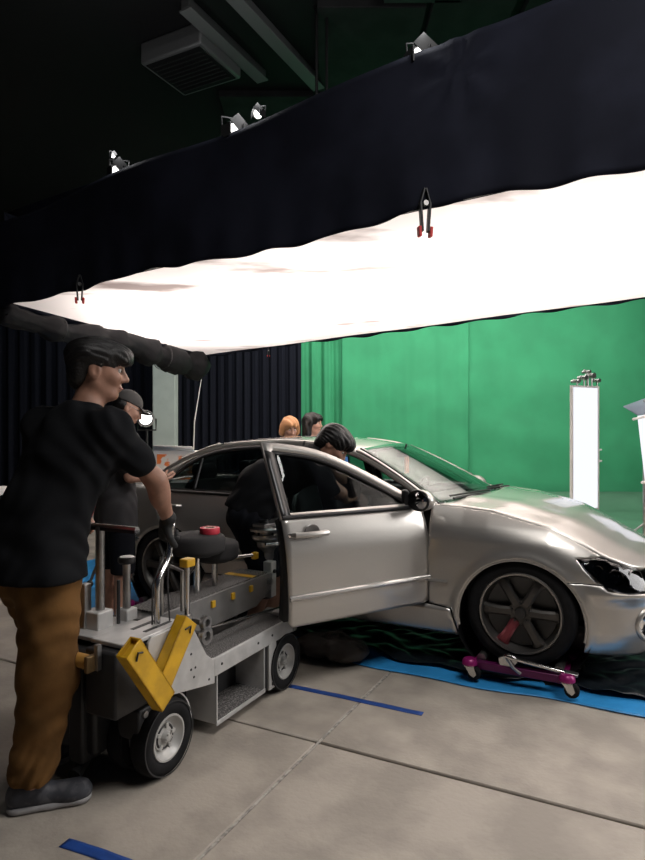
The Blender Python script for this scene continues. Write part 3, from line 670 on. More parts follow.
def cushion(name, x0, x1, y0, y1, z0, z1, tilt, parent):
    rot = Matrix.Rotation(tilt, 3, 'Y'); return bevel(MB().box(((x0+x1)/2, (y0+y1)/2, (z0+z1)/2), (x1-x0, y1-y0, z1-z0), rot).build(name, M_seat, parent, 60), .045, 4)
for y in (-.37, .37):
    s = cushion('front_seat', -1.62, -1.10, y-.25, y+.25, .36, .54, -.1, car)
    cushion('seat_back', -1.80, -1.64, y-.25, y+.25, .44, 1.02, -.28, s); cushion('headrest', -1.90, -1.80, y-.13, y+.13, 1.06, 1.20, -.2, s)
s = cushion('rear_seat', -2.50, -1.98, -.62, .62, .36, .54, -.1, car); cushion('seat_back', -2.62, -2.46, -.62, .62, .46, .98, -.3, s)
for y in (-.34, .34): cushion('headrest', -2.74, -2.62, y-.12, y+.12, .96, 1.10, -.2, s)
for sd in (-1, 1):
    MB().tube([skin(-1.585, z, sd, -.05) for z in np.linspace(.30, DL(-1.585)-.02, 10)], .045, 8).build('b_pillar', M_trim, car)
    MB().tube([skin(x, .31, sd, -.05) for x in np.linspace(-.55, -2.25, 10)], .035, 8).build('door_sill', M_trim, car)
rm = MB().box((-1.02, 0, 1.205), (.03, .22, .065)).build('rear_view_mirror', M_trim, car, bev=.012); MB().tube([(-1.0, 0, 1.235), (-.99, 0, 1.275)], .008, 6).build('mirror_stalk', M_trim, rm)
ch = MB().box((-1.0, .03, 1.085), (.02, .07, .08)); ch.box((-1.0, .005, 1.145), (.02, .022, .06)); ch.box((-1.0, .055, 1.145), (.02, .022, .06))
chm = ch.build('hanging_charm', mat('salmon_plush', (.9, .24, .12), .8), rm, bev=.009, seg=3); chm['label'] = 'salmon pink two-eared charm hanging from the mirror'
MB().tube([(-1.0, .03, 1.12), (-1.01, .03, 1.2)], .003, 6).build('cord', M_blackp, chm)
# wheels
def wheel(cx, sd):
    c = np.array((cx, sd*.855, .315)); ax = (0, sd, 0)
    ty = MB().lathe([(.236, -.20), (.262, -.21), (.295, -.205), (.313, -.185), (.315, -.10), (.313, -.035), (.296, -.012), (.262, -.004), (.236, -.012)], c, ax, 56).build('tyre', M_rubber, car, 60)
    rm_ = MB().lathe([(.238, -.012), (.232, -.002), (.222, -.004), (.218, -.03), (.205, -.05), (.20, -.19)], c, ax, 56).build('rim', M_rimlip, ty, 50)
    MB().lathe([(.20, -.07), (.05, -.09), (0, -.09)], c, ax, 40).build('brake_disc', mat('brake_disc_dark', (.06, .06, .06), .4, .9) if 'brake_disc_dark' not in MATS else MATS['brake_disc_dark'], ty)
    MB().lathe([(0, -.012), (.028, -.012), (.032, -.018), (.034, -.030), (.066, -.028), (.072, -.04), (.072, -.09)], c, ax, 30).build('hub', M_rim, ty)
    MB().lathe([(0, -.008), (.030, -.009), (.032, -.02)], c, ax, 24).build('centre_cap', M_trim, ty)
    for k in range(5):
        a = math.radians(90+72*k); p = c+np.array((.052*math.cos(a), 0, .052*math.sin(a)))
        MB().cyl(p-np.array(ax)*.03, p-np.array(ax)*.014, .008, n=8).build('lug_nut', M_trim, ty)
    for k in range(6):
        a = math.radians(60*k); e = np.array((math.cos(a), 0, math.sin(a))); tn = np.array((-math.sin(a), 0, math.cos(a))); n_ = np.array(ax); v = []
        for (r, w2, y) in ((.05, .030, -.024), (.12, .026, -.018), (.18, .030, -.022), (.212, .040, -.03)):
            for (q, dy) in ((-1, -.012), (-.55, 0), (.55, 0), (1, -.012), (1, -.04), (-1, -.04)): v.append(tuple(c+e*r+tn*w2*q+n_*(y+dy)))
        f = [(i*6+k2, i*6+(k2+1) % 6, (i+1)*6+(k2+1) % 6, (i+1)*6+k2) for i in range(3) for k2 in range(6)]+[tuple(range(6)), tuple(range(23, 17, -1))]
        red = (k == 4 and cx == 0 and sd < 0)
        o = MB().add(v, f).build('spoke', mat('pink_lit_spoke', (.24, .045, .06), .4, .5) if red else M_rim, ty)  # pink light on this one spoke is put into its base colour
        if red: o['label'] = 'wheel spoke with pink light put into its colour'
wheel(0, -1); wheel(-2.67, -1); wheel(0, 1); wheel(-2.67, 1)
# ------------------------------------------------------------------ soft bodies from distance fields
class Vol:
    def __init__(s): s.p = []; s.post = []
    def cone(s, a, b, ra, rb, k=.03, flat=None, op='+'):
        s.p.append(('c', np.array(a, float), np.array(b, float), ra, rb, k, flat, op)); return s
    def ell(s, c, r, ax=None, k=.02, op='+'):
        s.p.append(('e', np.array(c, float), np.array(r, float), np.eye(3) if ax is None else np.array(ax, float), 0, k, None, op)); return s
    def cut(s, p, n, k=.004): s.post.append(('cut', np.array(p, float), np.array(n, float)/np.linalg.norm(n), k)); return s
    def noise(s, fn): s.post.append(('n', fn)); return s
    def mesh(s, name, h, m, parent, origin, extra_mats=()):
        lo = np.full(3, 1e9); hi = -lo
        for q in s.p:
            if q[7] == '-': continue
            r = max(q[3], q[4])*1.02 if q[0] == 'c' else q[2].max()
            pts = (q[1], q[2]) if q[0] == 'c' else (q[1],)
            for p in pts: lo = np.minimum(lo, p-r-.03); hi = np.maximum(hi, p+r+.03)
        n = np.ceil((hi-lo)/h).astype(int)+1
        X, Y, Z = (lo[i]+h*np.arange(n[i]) for i in range(3))
        D = np.full(tuple(n), .2, np.float32)
        for q in s.p:
            r = max(q[3], q[4]) if q[0] == 'c' else q[2].max(); pad = r+max(q[5], .02)+.03
            pts = np.array((q[1], q[2])) if q[0] == 'c' else np.array((q[1],))
            i0 = np.maximum(0, np.floor((pts.min(0)-pad-lo)/h).astype(int)); i1 = np.minimum(n, np.ceil((pts.max(0)+pad-lo)/h).astype(int)+1)
            if (i1 <= i0).any(): continue
            sl = tuple(slice(i0[i], i1[i]) for i in range(3))
            x = X[sl[0]][:, None, None]; y = Y[sl[1]][None, :, None]; z = Z[sl[2]][None, None, :]
            if q[0] == 'c':
                a, b, ra, rb, k, flat = q[1:7]; ab = b-a; L2 = max(ab @ ab, 1e-9)
                px, py, pz = x-a[0], y-a[1], z-a[2]
                t = np.clip((px*ab[0]+py*ab[1]+pz*ab[2])/L2, 0, 1)
                qx, qy, qz = px-t*ab[0], py-t*ab[1], pz-t*ab[2]
                d2 = qx*qx+qy*qy+qz*qz; sc = 1.0
                if flat is not None:
                    fv, fk = flat; c = qx*fv[0]+qy*fv[1]+qz*fv[2]; d2 = d2+c*c*(1/fk**2-1)
                    g = np.sqrt(np.maximum(qx*qx+qy*qy+qz*qz, 1e-9))/np.sqrt(np.maximum(d2, 1e-9)); sc = np.clip(g, fk, 1)
                d = (np.sqrt(d2)-(ra+(rb-ra)*t))*sc
            else:
                c, r3, ax, _, k = q[1:6]
                px, py, pz = x-c[0], y-c[1], z-c[2]
                u = [(px*ax[i][0]+py*ax[i][1]+pz*ax[i][2]) for i in range(3)]
                k0 = np.sqrt(sum((u[i]/r3[i])**2 for i in range(3)))+1e-9; k1 = np.sqrt(sum((u[i]/r3[i]**2)**2 for i in range(3)))+1e-9
                d = k0*(k0-1)/k1
            A = D[sl]; d = d.astype(np.float32); k = q[5]
            if q[7] == '+':
                hh = np.maximum(k-np.abs(A-d), 0)/k; D[sl] = np.minimum(A, d)-hh*hh*k/4
            else:
                d = -d; hh = np.maximum(k-np.abs(A-d), 0)/k; D[sl] = np.maximum(A, d)+hh*hh*k/4
        for q in s.post:
            if q[0] == 'cut':
                d = ((X-q[1][0])[:, None, None]*q[2][0]+(Y-q[1][1])[None, :, None]*q[2][1]+(Z-q[1][2])[None, None, :]*q[2][2]).astype(np.float32)
                k = q[3]; hh = np.maximum(k-np.abs(D-d), 0)/k; D = np.maximum(D, d)+hh*hh*k/4
            else:
                near = np.abs(D) < .05; I = np.nonzero(near); D[I] += q[1](X[I[0]], Y[I[1]], Z[I[2]]).astype(np.float32)
        D[0] = D[-1] = .1; D[:, 0] = D[:, -1] = .1; D[:, :, 0] = D[:, :, -1] = .1
        neg = D < 0; cnt = np.zeros(tuple(n-1), np.int8); cs = [(i, j, k) for i in (0, 1) for j in (0, 1) for k in (0, 1)]
        for (i, j, k) in cs: cnt += neg[i:n[0]-1+i, j:n[1]-1+j, k:n[2]-1+k]
        I = np.nonzero((cnt > 0) & (cnt < 8)); N = len(I[0]); vid = np.full(tuple(n-1), -1, np.int32); vid[I] = np.arange(N)
        val = np.stack([D[I[0]+c[0], I[1]+c[1], I[2]+c[2]] for c in cs], 1); pos = np.zeros((N, 3)); w_ = np.zeros(N); C = np.array(cs, float)
        for a in range(8):
            for b in range(a+1, 8):
                if np.abs(C[a]-C[b]).sum() != 1: continue
                m_ = (val[:, a] < 0) != (val[:, b] < 0); t = np.where(m_, val[:, a]/np.where(m_, val[:, a]-val[:, b], 1), 0)
                pos += np.where(m_[:, None], C[a]+(C[b]-C[a])*t[:, None], 0); w_ += m_
        pos = (pos/w_[:, None]+np.stack(I, 1))*h+lo-np.array(origin)
        F = []
        for ax in range(3):
            s0 = [slice(1, n[i]-1) for i in range(3)]; s0[ax] = slice(0, n[ax]-1); s1 = list(s0); s1[ax] = slice(1, n[ax])
            A = neg[tuple(s0)]; B = neg[tuple(s1)]; E_ = np.nonzero(A != B); st = [sl.start for sl in s0]
            e = [E_[i]+st[i] for i in range(3)]; o1, o2 = [(1, 2), (2, 0), (0, 1)][ax]
            def cell(d1, d2):
                g = [x.copy() for x in e]; g[o1] -= d1; g[o2] -= d2; return vid[g[0], g[1], g[2]]
            q = np.stack([cell(1, 1), cell(0, 1), cell(0, 0), cell(1, 0)], 1); fl = ~A[E_]
            q[fl] = q[fl][:, ::-1]; F.append(q)
        F = np.concatenate(F); F = F[(F >= 0).all(1)]
        a_, b_, c_, d_ = (pos[F[:, i]] for i in range(4))
        if (np.einsum('ij,ij->i', a_, np.cross(b_, c_))+np.einsum('ij,ij->i', a_, np.cross(c_, d_))).sum() < 0: F = F[:, ::-1]
        me = bpy.data.meshes.new(name); me.vertices.add(N); me.vertices.foreach_set('co', pos.astype(np.float32).ravel())
        me.loops.add(len(F)*4); me.loops.foreach_set('vertex_index', F.astype(np.int32).ravel()); me.polygons.add(len(F))
        me.polygons.foreach_set('loop_start', np.arange(0, len(F)*4, 4, dtype=np.int32)); me.update(calc_edges=True); me.validate()
        me.materials.append(m); me.shade_smooth()
        return link(name, me, parent)
# ------------------------------------------------------------------ ground sheets, tape, sandbag
def loc_car(x, y, z=0.0): return (1.534+FX*x+LX*y, 4.327+FY*x+LY*y, z)
M_tarp = mat('blue_tarp', (.03, .27, .62), .42, 0, .10, 5, .35, 22)
M_film = mat('black_plastic_film', (.006, .009, .012), .36, 0, bump=.5, bscale=9, spec=.3)
t_rg = np.random.RandomState(11); ph = t_rg.rand(12)*6
def wrk(x, y, a):
    return a*abs(math.sin(x*5.3+y*3.1+ph[0])*math.sin(x*2.2-y*6.1+ph[1]))+.5*a*(1+math.sin(x*13+y*4+ph[2])*math.sin(y*17-x*3+ph[3]))
def tarp(u, v):
    x = -4.9+6.3*u; y = -1.0+2.15*v+(.02*math.sin(x*3.3)+.012*math.sin(x*9))*(1 if v < .5 else 0)
    k = .35+.65*min(1, v/.05)
    return (x, y, .004+wrk(x, y, .006)*k)
o = MB().grid(tarp, 200, 70).build('blue_tarp', M_tarp, None, 179, fix=False); solidify(o, .002, 1)
o.location = (1.534, 4.327, 0); o.rotation_euler = (0, 0, CA); tag(o, 'bright blue tarpaulin spread on the concrete under the car', 'tarpaulin')
def film(u, v):
    x = -2.3+3.5*u; edge = -.84+.05*math.sin(x*4.1)+.03*math.sin(x*11); y = edge+(.95-edge)*v
    return (x, y, .022+.012*wrk(x*1.8, y*1.7, 1.0)+.014*abs(math.sin(x*16+3*math.sin(y*9)))*abs(math.sin(y*13+2*math.sin(x*7))))
o = MB().grid(film, 190, 90).build('black_plastic_sheet', M_film, None, 179, fix=False); solidify(o, .002, 1)
o.location = (1.534, 4.327, 0); o.rotation_euler = (0, 0, CA); tag(o, 'crinkled glossy black plastic sheet on the blue tarp under the car', 'plastic sheet')
M_tape = mat('blue_tape', (.012, .055, .25), .55, 0, .1, 20)
def tape(a, b, wd, label):
    a = Vector(a); b = Vector(b); d = (b-a); L_ = d.length; c = (a+b)/2; n = 24; m = MB()
    def fn(u, v):
        e = .004*math.sin(v*25) if u in (0, 1) else 0
        return ((u-.5)*L_+e, (v-.5)*wd+.003*math.sin(u*5), .0012+.0006*math.sin(u*19))
    o = m.grid(fn, n, 4).build('tape_strip', M_tape, None, 179, fix=False); solidify(o, .0008, 1); o.location = (c.x, c.y, 0); o.rotation_euler = (0, 0, math.atan2(d.y, d.x))
    tag(o, label, 'tape', 'blue tape strips on the floor')
def gp(px, py): Y = 615*1.48/(py-430); return ((px-322.5)/615*Y, Y, 0)
tape(gp(289, 686), gp(423, 714), .045, 'long strip of blue tape on the floor in front of the open car door')
tape(gp(64, 843), gp(150, 872), .05, 'short strip of blue tape on the floor at the bottom left')
# ------------------------------------------------------------------ wheel dollies
M_pink = mat('magenta_paint', (.27, .010, .13), .35, .2)
M_purple = mat('dark_purple_paint', (.10, .008, .065), .35, .3)
def go_jack(cx, sd, label):
    t = thing('wheel_dolly', loc_car(cx, 0, 0), CA, label, 'wheel dolly', 'wheel dollies under the car')
    y0 = sd*.91; yi = sd*.58; lo = .024
    t.location.z = lo
    MB().bx(-.30, .30, y0-.022, y0+.022, .055, .10).build('side_beam', M_purple, t, bev=.005)
    for x in (-.235, .235):
        MB().bx(x-.028, x+.028, min(y0, yi), max(y0, yi), .045, .085).build('arm', M_pink, t, bev=.005)
        MB().cyl((x-.02*np.sign(x), y0-sd*.03, .105), (x-.02*np.sign(x), yi, .105), .026, n=14).build('roller', M_steel, t)
        for y in (y0+sd*.045, yi):
            sx = x*1.13
            MB().lathe([(0, .122), (.030, .122), (.040, .112), (.044, .10), (.044, .088), (.02, .084)], (sx, y, 0), (0, 0, 1), 16).build('caster_mount', M_pink, t)
            cs = MB()
            for q in (-1, 1): cs.prism([(sx-.024, .086), (sx+.028, .086), (sx+.044, .04), (sx+.028, .020), (sx+.006, .034)], 'xz', y+q*.024-.004, y+q*.024+.004)
            cs.box((sx+.003, y, .082), (.056, .056, .008)); cs.build('caster_fork', M_chrome, t)
            MB().lathe([(.0, -.017), (.030, -.017), (.040, -.010), (.040, .010), (.030, .017), (0, .017)], (sx+.026, y, .040), (0, 1, 0), 20).build('caster_wheel', M_rubber, t)
    lv = MB().box((.10, y0+sd*.01, .135), (.36, .030, .016), Matrix.Rotation(.10, 3, 'Y')).build('pedal_lever', M_chrome, t, bev=.004)
    MB().box((.285, y0+sd*.01, .118), (.07, .046, .014), Matrix.Rotation(.10, 3, 'Y')).build('pedal', M_steel, lv, bev=.004)
    MB().prism([(-.10, .09), (-.02, .10), (.01, .15), (-.05, .168), (-.11, .14)], 'xz', y0-.014, y0+.014).build('ratchet', M_chrome, t, bev=.003)
    MB().tube([(-.06, y0+sd*.02, .15), (-.02, y0+sd*.03, .10), (.02, y0+sd*.03, .075)], .009, 8).build('link', M_steel, t)
go_jack(0, -1, 'magenta wheel dolly under the near front wheel of the silver car')
go_jack(-2.67, -1, 'magenta wheel dolly under the near rear wheel beside the cart')
go_jack(0, 1, 'magenta wheel dolly under the far front wheel')
go_jack(-2.67, 1, 'magenta wheel dolly under the far rear wheel')
# sandbag
t = thing('sandbag', (.02, 4.00, 0.004), math.radians(-20), 'black fabric sandbag lying on the blue tarp under the open door', 'sandbag')
vb = Vol().ell((-.02, .0, .072), (.15, .14, .07), k=.05).ell((.16, -.01, .068), (.13, .14, .066), k=.04).cone((-.16, -.02, .06), (-.1, .04, .07), .05, .06).cone((.05, -.1, .12), (.09, .1, .13), .012, .012, .02).cut((0, 0, .014), (0, 0, -1))
vb.noise(lambda x, y, z: .006*np.sin(31*x+9*np.sin(17*y))*np.sin(23*z+19*y)-.012*np.exp(-((x-.075)/.02)**2)*(z < .13))
M_bag = mat('sandbag_canvas', (.055, .047, .042), .8, bump=.3, bscale=90)
vb.mesh('bag', .008, M_bag, t, (0, 0, 0))
MB().tube([(-.02, -.03, .13), (.03, -.02, .17), (.11, .0, .175), (.16, .02, .13)], .010, 8).build('carry_strap', M_bag, t)
# ------------------------------------------------------------------ camera cart (local x towards the car, y to its left)
DA = math.radians(62.8)
dol = thing('camera_dolly_cart', (-.67, 2.62, 0), DA, 'grey wheeled camera cart with carpeted decks, boom arm and yellow blocks', 'cart')
def dw(x, y, z): return (-.67+math.cos(DA)*x-math.sin(DA)*y, 2.62+math.sin(DA)*x+math.cos(DA)*y, z)
W = .64
M_dk = mat('cart_dark_paint', (.020, .020, .021), .5)
M_arm = mat('arm_grey_paint', (.20, .195, .19), .45, .3, .1, 8)
M_wrim = mat('cart_wheel_grey', (.46, .455, .44), .45, .3)
def cart_wheel(x, y, sd):      # sd -1: outer face to the right side
    c = (x, y, .161); ax = (0, sd, 0)
    ty = MB().lathe([(.098, -.085), (.125, -.09), (.148, -.086), (.159, -.07), (.161, -.045), (.159, -.018), (.148, -.004), (.125, 0), (.100, -.004), (.096, -.012)], c, ax, 44).build('tyre', M_rubber, dol, 60)
    MB().lathe([(.151, -.003), (.153, .001), (.147, .001)], c, ax, 44).build('sidewall_ring', M_dk, ty)
    MB().lathe([(.098, -.010), (.096, -.003), (.089, -.003), (.082, -.016), (.066, -.034), (.060, -.036), (.058, -.03), (.050, -.03), (.03, -.028), (0, -.028)], c, ax, 44).build('rim', M_wrim, ty, 30)
    MB().lathe([(.058, -.034), (.048, -.024), (.038, -.034)], c, ax, 30).build('hub_ring', M_dk, ty)
    for k in range(5):
        a = math.radians(72*k+10); p = np.array(c)+np.array((.047*math.cos(a), -.026*sd, .047*math.sin(a)))
        MB().box(p, (.022, .014, .016), Matrix.Rotation(-a, 3, 'Y')).build('rim_web', M_wrim, ty, bev=.002)
    MB().lathe([(0, -.004), (.012, -.004), (.022, -.008), (.026, -.03)], c, ax, 16).build('hub_cap', M_wrim, ty)
    for k in range(6):
        a = math.radians(60*k); p = np.array(c)+np.array((.018*math.cos(a), -.008*sd, .018*math.sin(a)))
        MB().cyl(p, p+np.array(ax)*.006, .004, n=6).build('hub_bolt', M_steel, ty)
for x in (.02, 1.0):
    cart_wheel(x, -.01, -1); cart_wheel(x, W+.01, 1)
cart_wheel(.02, .125, -1); cart_wheel(.02, W-.125, 1)
for sd, y0 in ((-1, 0.0), (1, W)):
    iy = lambda d: y0-sd*d          # d metres inwards
    def rng(a, b): return (min(iy(a), iy(b)), max(iy(a), iy(b)))
    a, b = rng(.0, .014)
    sp = MB().prism([(-.10, .60), (-.08, .622), (.13, .622), (.19, .58), (.245, .49), (.285, .43), (.33, .395), (.345, .395), (.345, .275), (.25, .292), (.12, .318), (-.02, .345), (-.10, .36)], 'xz', a, b).build('side_panel', M_alu, dol, bev=.003)
    for (x, z) in ((.17, .40), (.20, .40), (.17, .47), (.19, .36), (.30, .31)): MB().lathe([(0, .002), (.005, .002), (.006, 0)], (x, iy(-.0005), z), (0, sd, 0), 10).build('rivet', M_dk, sp)
    MB().bx(.345, 1.09, a, b, .305, .392).build('deck_rail', M_alu, dol, bev=.003)
    for x in (.40, .72, .86): MB().lathe([(0, .003), (.006, .003), (.007, 0)], (x, iy(-.0005), .35), (0, sd, 0), 10).build('rail_bolt', M_dk, dol)
    a2, b2 = rng(.014, .215)
    MB().bx(.30, 1.08, a2, b2, .360, .388).build('side_deck', M_carpet, dol, bev=.003)
    MB().prism([(1.08, .30), (1.08, .39), (1.15, .405), (1.18, .395), (1.13, .30)], 'xz', a, b2 if sd < 0 else b2).build('deck_nose', M_arm, dol, bev=.004) if sd < 0 else MB().prism([(1.08, .30), (1.08, .39), (1.15, .405), (1.18, .395), (1.13, .30)], 'xz', a2, b).build('deck_nose', M_arm, dol, bev=.004)
    # storage tray under the deck
    a3, b3 = rng(.012, .205)
    tr = MB().bx(.375, .80, a3, b3, .062, .070).build('storage_tray', M_alu, dol)
    MB().bx(.385, .795, *rng(.02, .20), .070, .078).build('tray_carpet', M_carpet, tr)
    MB().bx(.375, .383, a3, b3, .07, .30).build('tray_wall', M_alu, tr); MB().bx(.795, .803, a3, b3, .07, .30).build('tray_wall', M_alu, tr)
    MB().bx(.375, .80, *rng(.198, .206), .07, .30).build('tray_back', M_dk, tr)
    MB().bx(.372, .805, *rng(.008, .014), .056, .078).build('tray_lip', M_alu, tr, bev=.002)
    MB().bx(.83, .905, a, b, .055, .305).build('bracket_plate', M_alu, dol, bev=.003)
    MB().lathe([(0, .004), (.012, .004), (.014, 0)], (.868, iy(-.0005), .085), (0, sd, 0), 12).build('bracket_bolt', M_dk, dol)
    MB().bx(.80, .84, *rng(.014, .2), .06, .30).build('inner_leg', M_dk, dol)
    # curved guard above the rear wheel
    MB().lathe([(.185, -.005), (.185, -.16), (.178, -.16), (.178, -.005), (.185, -.005)], (.02, iy(.02), .161), (0, sd, 0), 16, math.radians(150) if sd > 0 else math.radians(-10), math.radians(235) if sd > 0 else math.radians(85)).build('wheel_guard', M_alu, dol)
    # axle posts
    MB().bx(-.05, .09, *rng(.2, .25), .10, .36).build('axle_block', M_dk, dol, bev=.006); MB().bx(.95, 1.05, *rng(.09, .2), .10, .36).build('axle_block', M_dk, dol, bev=.006)
MB().cyl((.02, .0, .161), (.02, W, .161), .022).build('axle', M_steel, dol); MB().cyl((1.0, 0, .161), (1.0, W, .161), .022).build('axle', M_steel, dol)
MB().bx(-.20, .30, .20, .54, .13, .56).build('motor_housing', M_dk, dol, bev=.015)
MB().bx(.28, 1.10, .21, .44, .20, .33).build('centre_tray', M_dk, dol, bev=.01)
tp = MB().bx(-.22, .14, .014, .20, .610, .628).build('top_plate', M_alu, dol, bev=.004)
MB().bx(-.06, .10, .05, .07, .6285, .630).build('slot', M_dk, tp); MB().bx(-.06, .10, .12, .14, .6285, .630).build('slot', M_dk, tp)
MB().bx(-.16, .10, .24, W-.014, .585, .604).build('top_plate', M_alu, dol, bev=.004)
MB().bx(-.26, .10, .02, .19, .34, .605).build('gear_box', M_dk, dol, bev=.01)
# boom arm
arm = MB().prism([(.16, .50), (.16, .585), (.24, .605), (1.20, .605), (1.23, .59), (1.21, .50), (1.05, .43), (.30, .43)], 'xz', .225, .43).build('boom_arm', M_arm, dol, bev=.006)
MB().bx(.22, 1.17, .228, .427, .604, .612).build('arm_carpet', M_carpet, arm)
MB().bx(1.00, 1.05, .228, .427, .612, .6135).build('yellow_stripe', M_yellow, arm)
for x in (.62, .80, .98): MB().bx(x-.014, x+.014, .212, .226, .535, .572).build('yellow_clip', M_yellow, arm, bev=.003)
MB().cyl((1.18, .20, .55), (1.18, .226, .55), .02, n=14).build('arm_pivot', M_steel, arm)
MB().bx(1.22, 1.28, .23, .29, .44, .66).build('front_bracket', M_alu, dol, bev=.005); MB().cyl((1.25, .24, .60), (1.25, .22, .60), .012, n=12).build('bracket_bolt', M_dk, dol)
# turret head
tx, tyy = 1.34, .345
MB().lathe([(0, .62), (.05, .62), (.06, .64), (.075, .66), (.075, .69), (.098, .705), (.105, .72), (.105, .735), (.085, .74), (.085, .755), (.112, .76), (.115, .775), (.11, .785), (0, .785)], (tx, tyy, 0), (0, 0, 1), 36).build('turret', M_steel, dol)
MB().lathe([(0, .40), (.045, .40), (.045, .62), (0, .62)], (tx, tyy, 0), (0, 0, 1), 24).build('turret_post', M_dk, dol)
tpl = MB().prism([(tx-.09, tyy-.045), (tx+.05, tyy-.065), (tx+.24, tyy-.04), (tx+.26, tyy), (tx+.24, tyy+.04), (tx+.05, tyy+.065), (tx-.09, tyy+.045)], 'xy', .786, .81).build('turret_plate', M_steel, dol, bev=.004)
MB().lathe([(0, .83), (.028, .828), (.032, .81)], (tx-.02, tyy, 0), (0, 0, 1), 16).build('turret_knob', M_dk, tpl); MB().lathe([(0, .835), (.022, .83), (.026, .81)], (tx+.2, tyy, 0), (0, 0, 1), 16).build('turret_knob', M_steel, tpl)
MB().tube([(tx-.10, tyy-.06, .69), (tx+.02, tyy-.13, .68), (tx+.10, tyy-.10, .66), (tx+.1, tyy-.06, .62)], .012, 8).build('turret_handle', M_chrome, dol)
for k in range(6):
    a = math.radians(60*k); MB().cyl((tx+.09*math.cos(a), tyy+.09*math.sin(a), .70), (tx+.09*math.cos(a), tyy+.09*math.sin(a), .757), .008, n=8).build('turret_stud', M_dk, dol)
TUR = [c_ for c_ in dol.children if c_.name.split('.')[0] in ('turret', 'turret_plate', 'turret_handle', 'turret_stud')]
for c_ in TUR: c_.location.z += .075
MB().cyl((tx, tyy, .61), (tx, tyy, .70), .05, n=24).build('turret_neck', M_steel, dol)
MB().bx(1.18, 1.38, .30, .39, .42, .52).build('turret_carrier', M_arm, dol, bev=.008)
# seats on arms
M_seatp = mat('black_foam_pad', (.016, .015, .016), .85, bump=.2, bscale=200)
def pad(x, y, z, r, h, label=None):
    s = MB().lathe([(0, 0), (r*.85, 0), (r*.97, h*.12), (r, h*.3), (r, h*.72), (r*.96, h*.9), (r*.85, h), (0, h*1.03)], (x, y, z), (0, 0, 1), 44).build('seat_pad', M_seatp, dol, 60)
    MB().lathe([(0, -.012), (r*.6, -.012), (r*.6, .0)], (x, y, z), (0, 0, 1), 24).build('seat_plate', M_dk, s)
    return s
pad(.585, .30, .825, .150, .10); pad(.76, .315, .760, .135, .10)
MB().tube([(.26, .10, .42), (.265, .10, .84)], .013, 12).build('seat_post', M_chrome, dol)
MB().bx(.235, .295, .075, .125, .835, .875).build('yellow_clamp', M_yellow, dol, bev=.006); MB().bx(1.0, 1.035, .20, .235, .72, .76).build('yellow_clamp', M_yellow, dol, bev=.006)
MB().tube([(.265, .10, .80), (.40, .18, .79), (.585, .30, .82)], .012, 10).build('seat_arm', M_chrome, dol)
MB().tube([(.585, .30, .61), (.585, .30, .82)], .016, 10).build('seat_post', M_chrome, dol); MB().tube([(.76, .315, .61), (.76, .315, .76)], .016, 10).build('seat_post', M_chrome, dol)
MB().tube([(1.02, .218, .745), (.76, .315, .752)], .010, 10).build('seat_arm', M_chrome, dol)
MB().bx(.235, .29, .08, .12, .40, .47).build('post_socket', M_alu, dol, bev=.004); MB().cyl((.262, .10, .56), (.262, .10, .61), .022, n=14).build('post_collar', M_steel, dol)
MB().cyl((.262, .075, .50), (.262, .075, .53), .012, n=12).build('yellow_ring', M_yellow, dol)
for (z, r) in ((.555, .034), (.492, .042)):
    MB().lathe([(r*.55, -.012), (r, -.012), (r, .012), (r*.55, .012), (r*.55, -.012)], (.345, .055, z), (0, 1, 0), 24).build('pivot_ring', M_steel, dol)
    MB().bx(.335, .36, .06, .20, z-.012, z+.012).build('pivot_arm', M_arm, dol)
MB().tube([(.37, .075, .515), (1.12, .10, .425)], .007, 8).build('tie_rod', M_chrome, dol)
MB().box((1.10, .09, .405), (.10, .06, .02)).build('rod_foot', M_alu, dol, bev=.004)
# handles, levers, columns at the rear
MB().tube(catmull([(.05, .09, .61), (.05, .09, .74), (.06, .092, .82), (.13, .10, .90), (.15, .10, .98), (.155, .10, 1.04)], 6), .0145, 12).build('control_lever', M_chrome, dol)
MB().ball((.155, .10, 1.045), .019).build('lever_tip', M_chrome, dol)
MB().tube([(.03, .10, .61), (.03, .10, .80), (.12, .11, .93)], .004, 6).build('cable', M_dk, dol); MB().tube([(.11, .07, .61), (.105, .08, .80), (.15, .105, .95)], .004, 6).build('cable', M_dk, dol)
pb = MB().tube([(-.04, .12, 1.05), (-.04, W-.05, 1.05)], .014, 12).build('push_bar', M_steel, dol)
MB().bx(-.055, -.025, .12, W-.05, 1.035, 1.05).build('grip', M_dk, pb)
MB().tube([(-.04, .34, .59), (-.04, .34, 1.05)], .020, 14).build('push_bar_post', M_steel, dol); MB().tube([(-.04, .58, .59), (-.04, .58, 1.05)], .020, 14).build('push_bar_post', M_steel, dol)
MB().bx(-.09, .0, .30, .40, .60, .68).build('post_base', M_alu, dol, bev=.006); MB().bx(-.1, -.06, .37, .41, .60, .80).build('post_clamp', M_steel, dol, bev=.004)
MB().tube([(-.04, .34, .92), (-.05, .39, .80)], .006, 8).build('brake_link', M_steel, dol); MB().ball((-.05, .395, .79), .016).build('brake_knob', M_dk, dol)
kc = MB().tube([(.10, .32, .60), (.10, .32, .87)], .018, 14).build('knob_column', M_steel, dol)
MB().lathe([(0, .862), (.034, .862), (.040, .87), (.040, .888), (.034, .892)], (.10, .32, 0), (0, 0, 1), 24).build('knob', M_dk, kc); MB().lathe([(.034, .891), (.030, .894), (0, .894)], (.10, .32, 0), (0, 0, 1), 24).build('knob_face', M_white, kc)
MB().bx(.065, .135, .285, .355, .60, .655).build('column_base', M_alu, dol, bev=.006); MB().tube([(.03, .30, .60), (.03, .30, .80)], .008, 8).build('thin_rod', M_dk, dol)
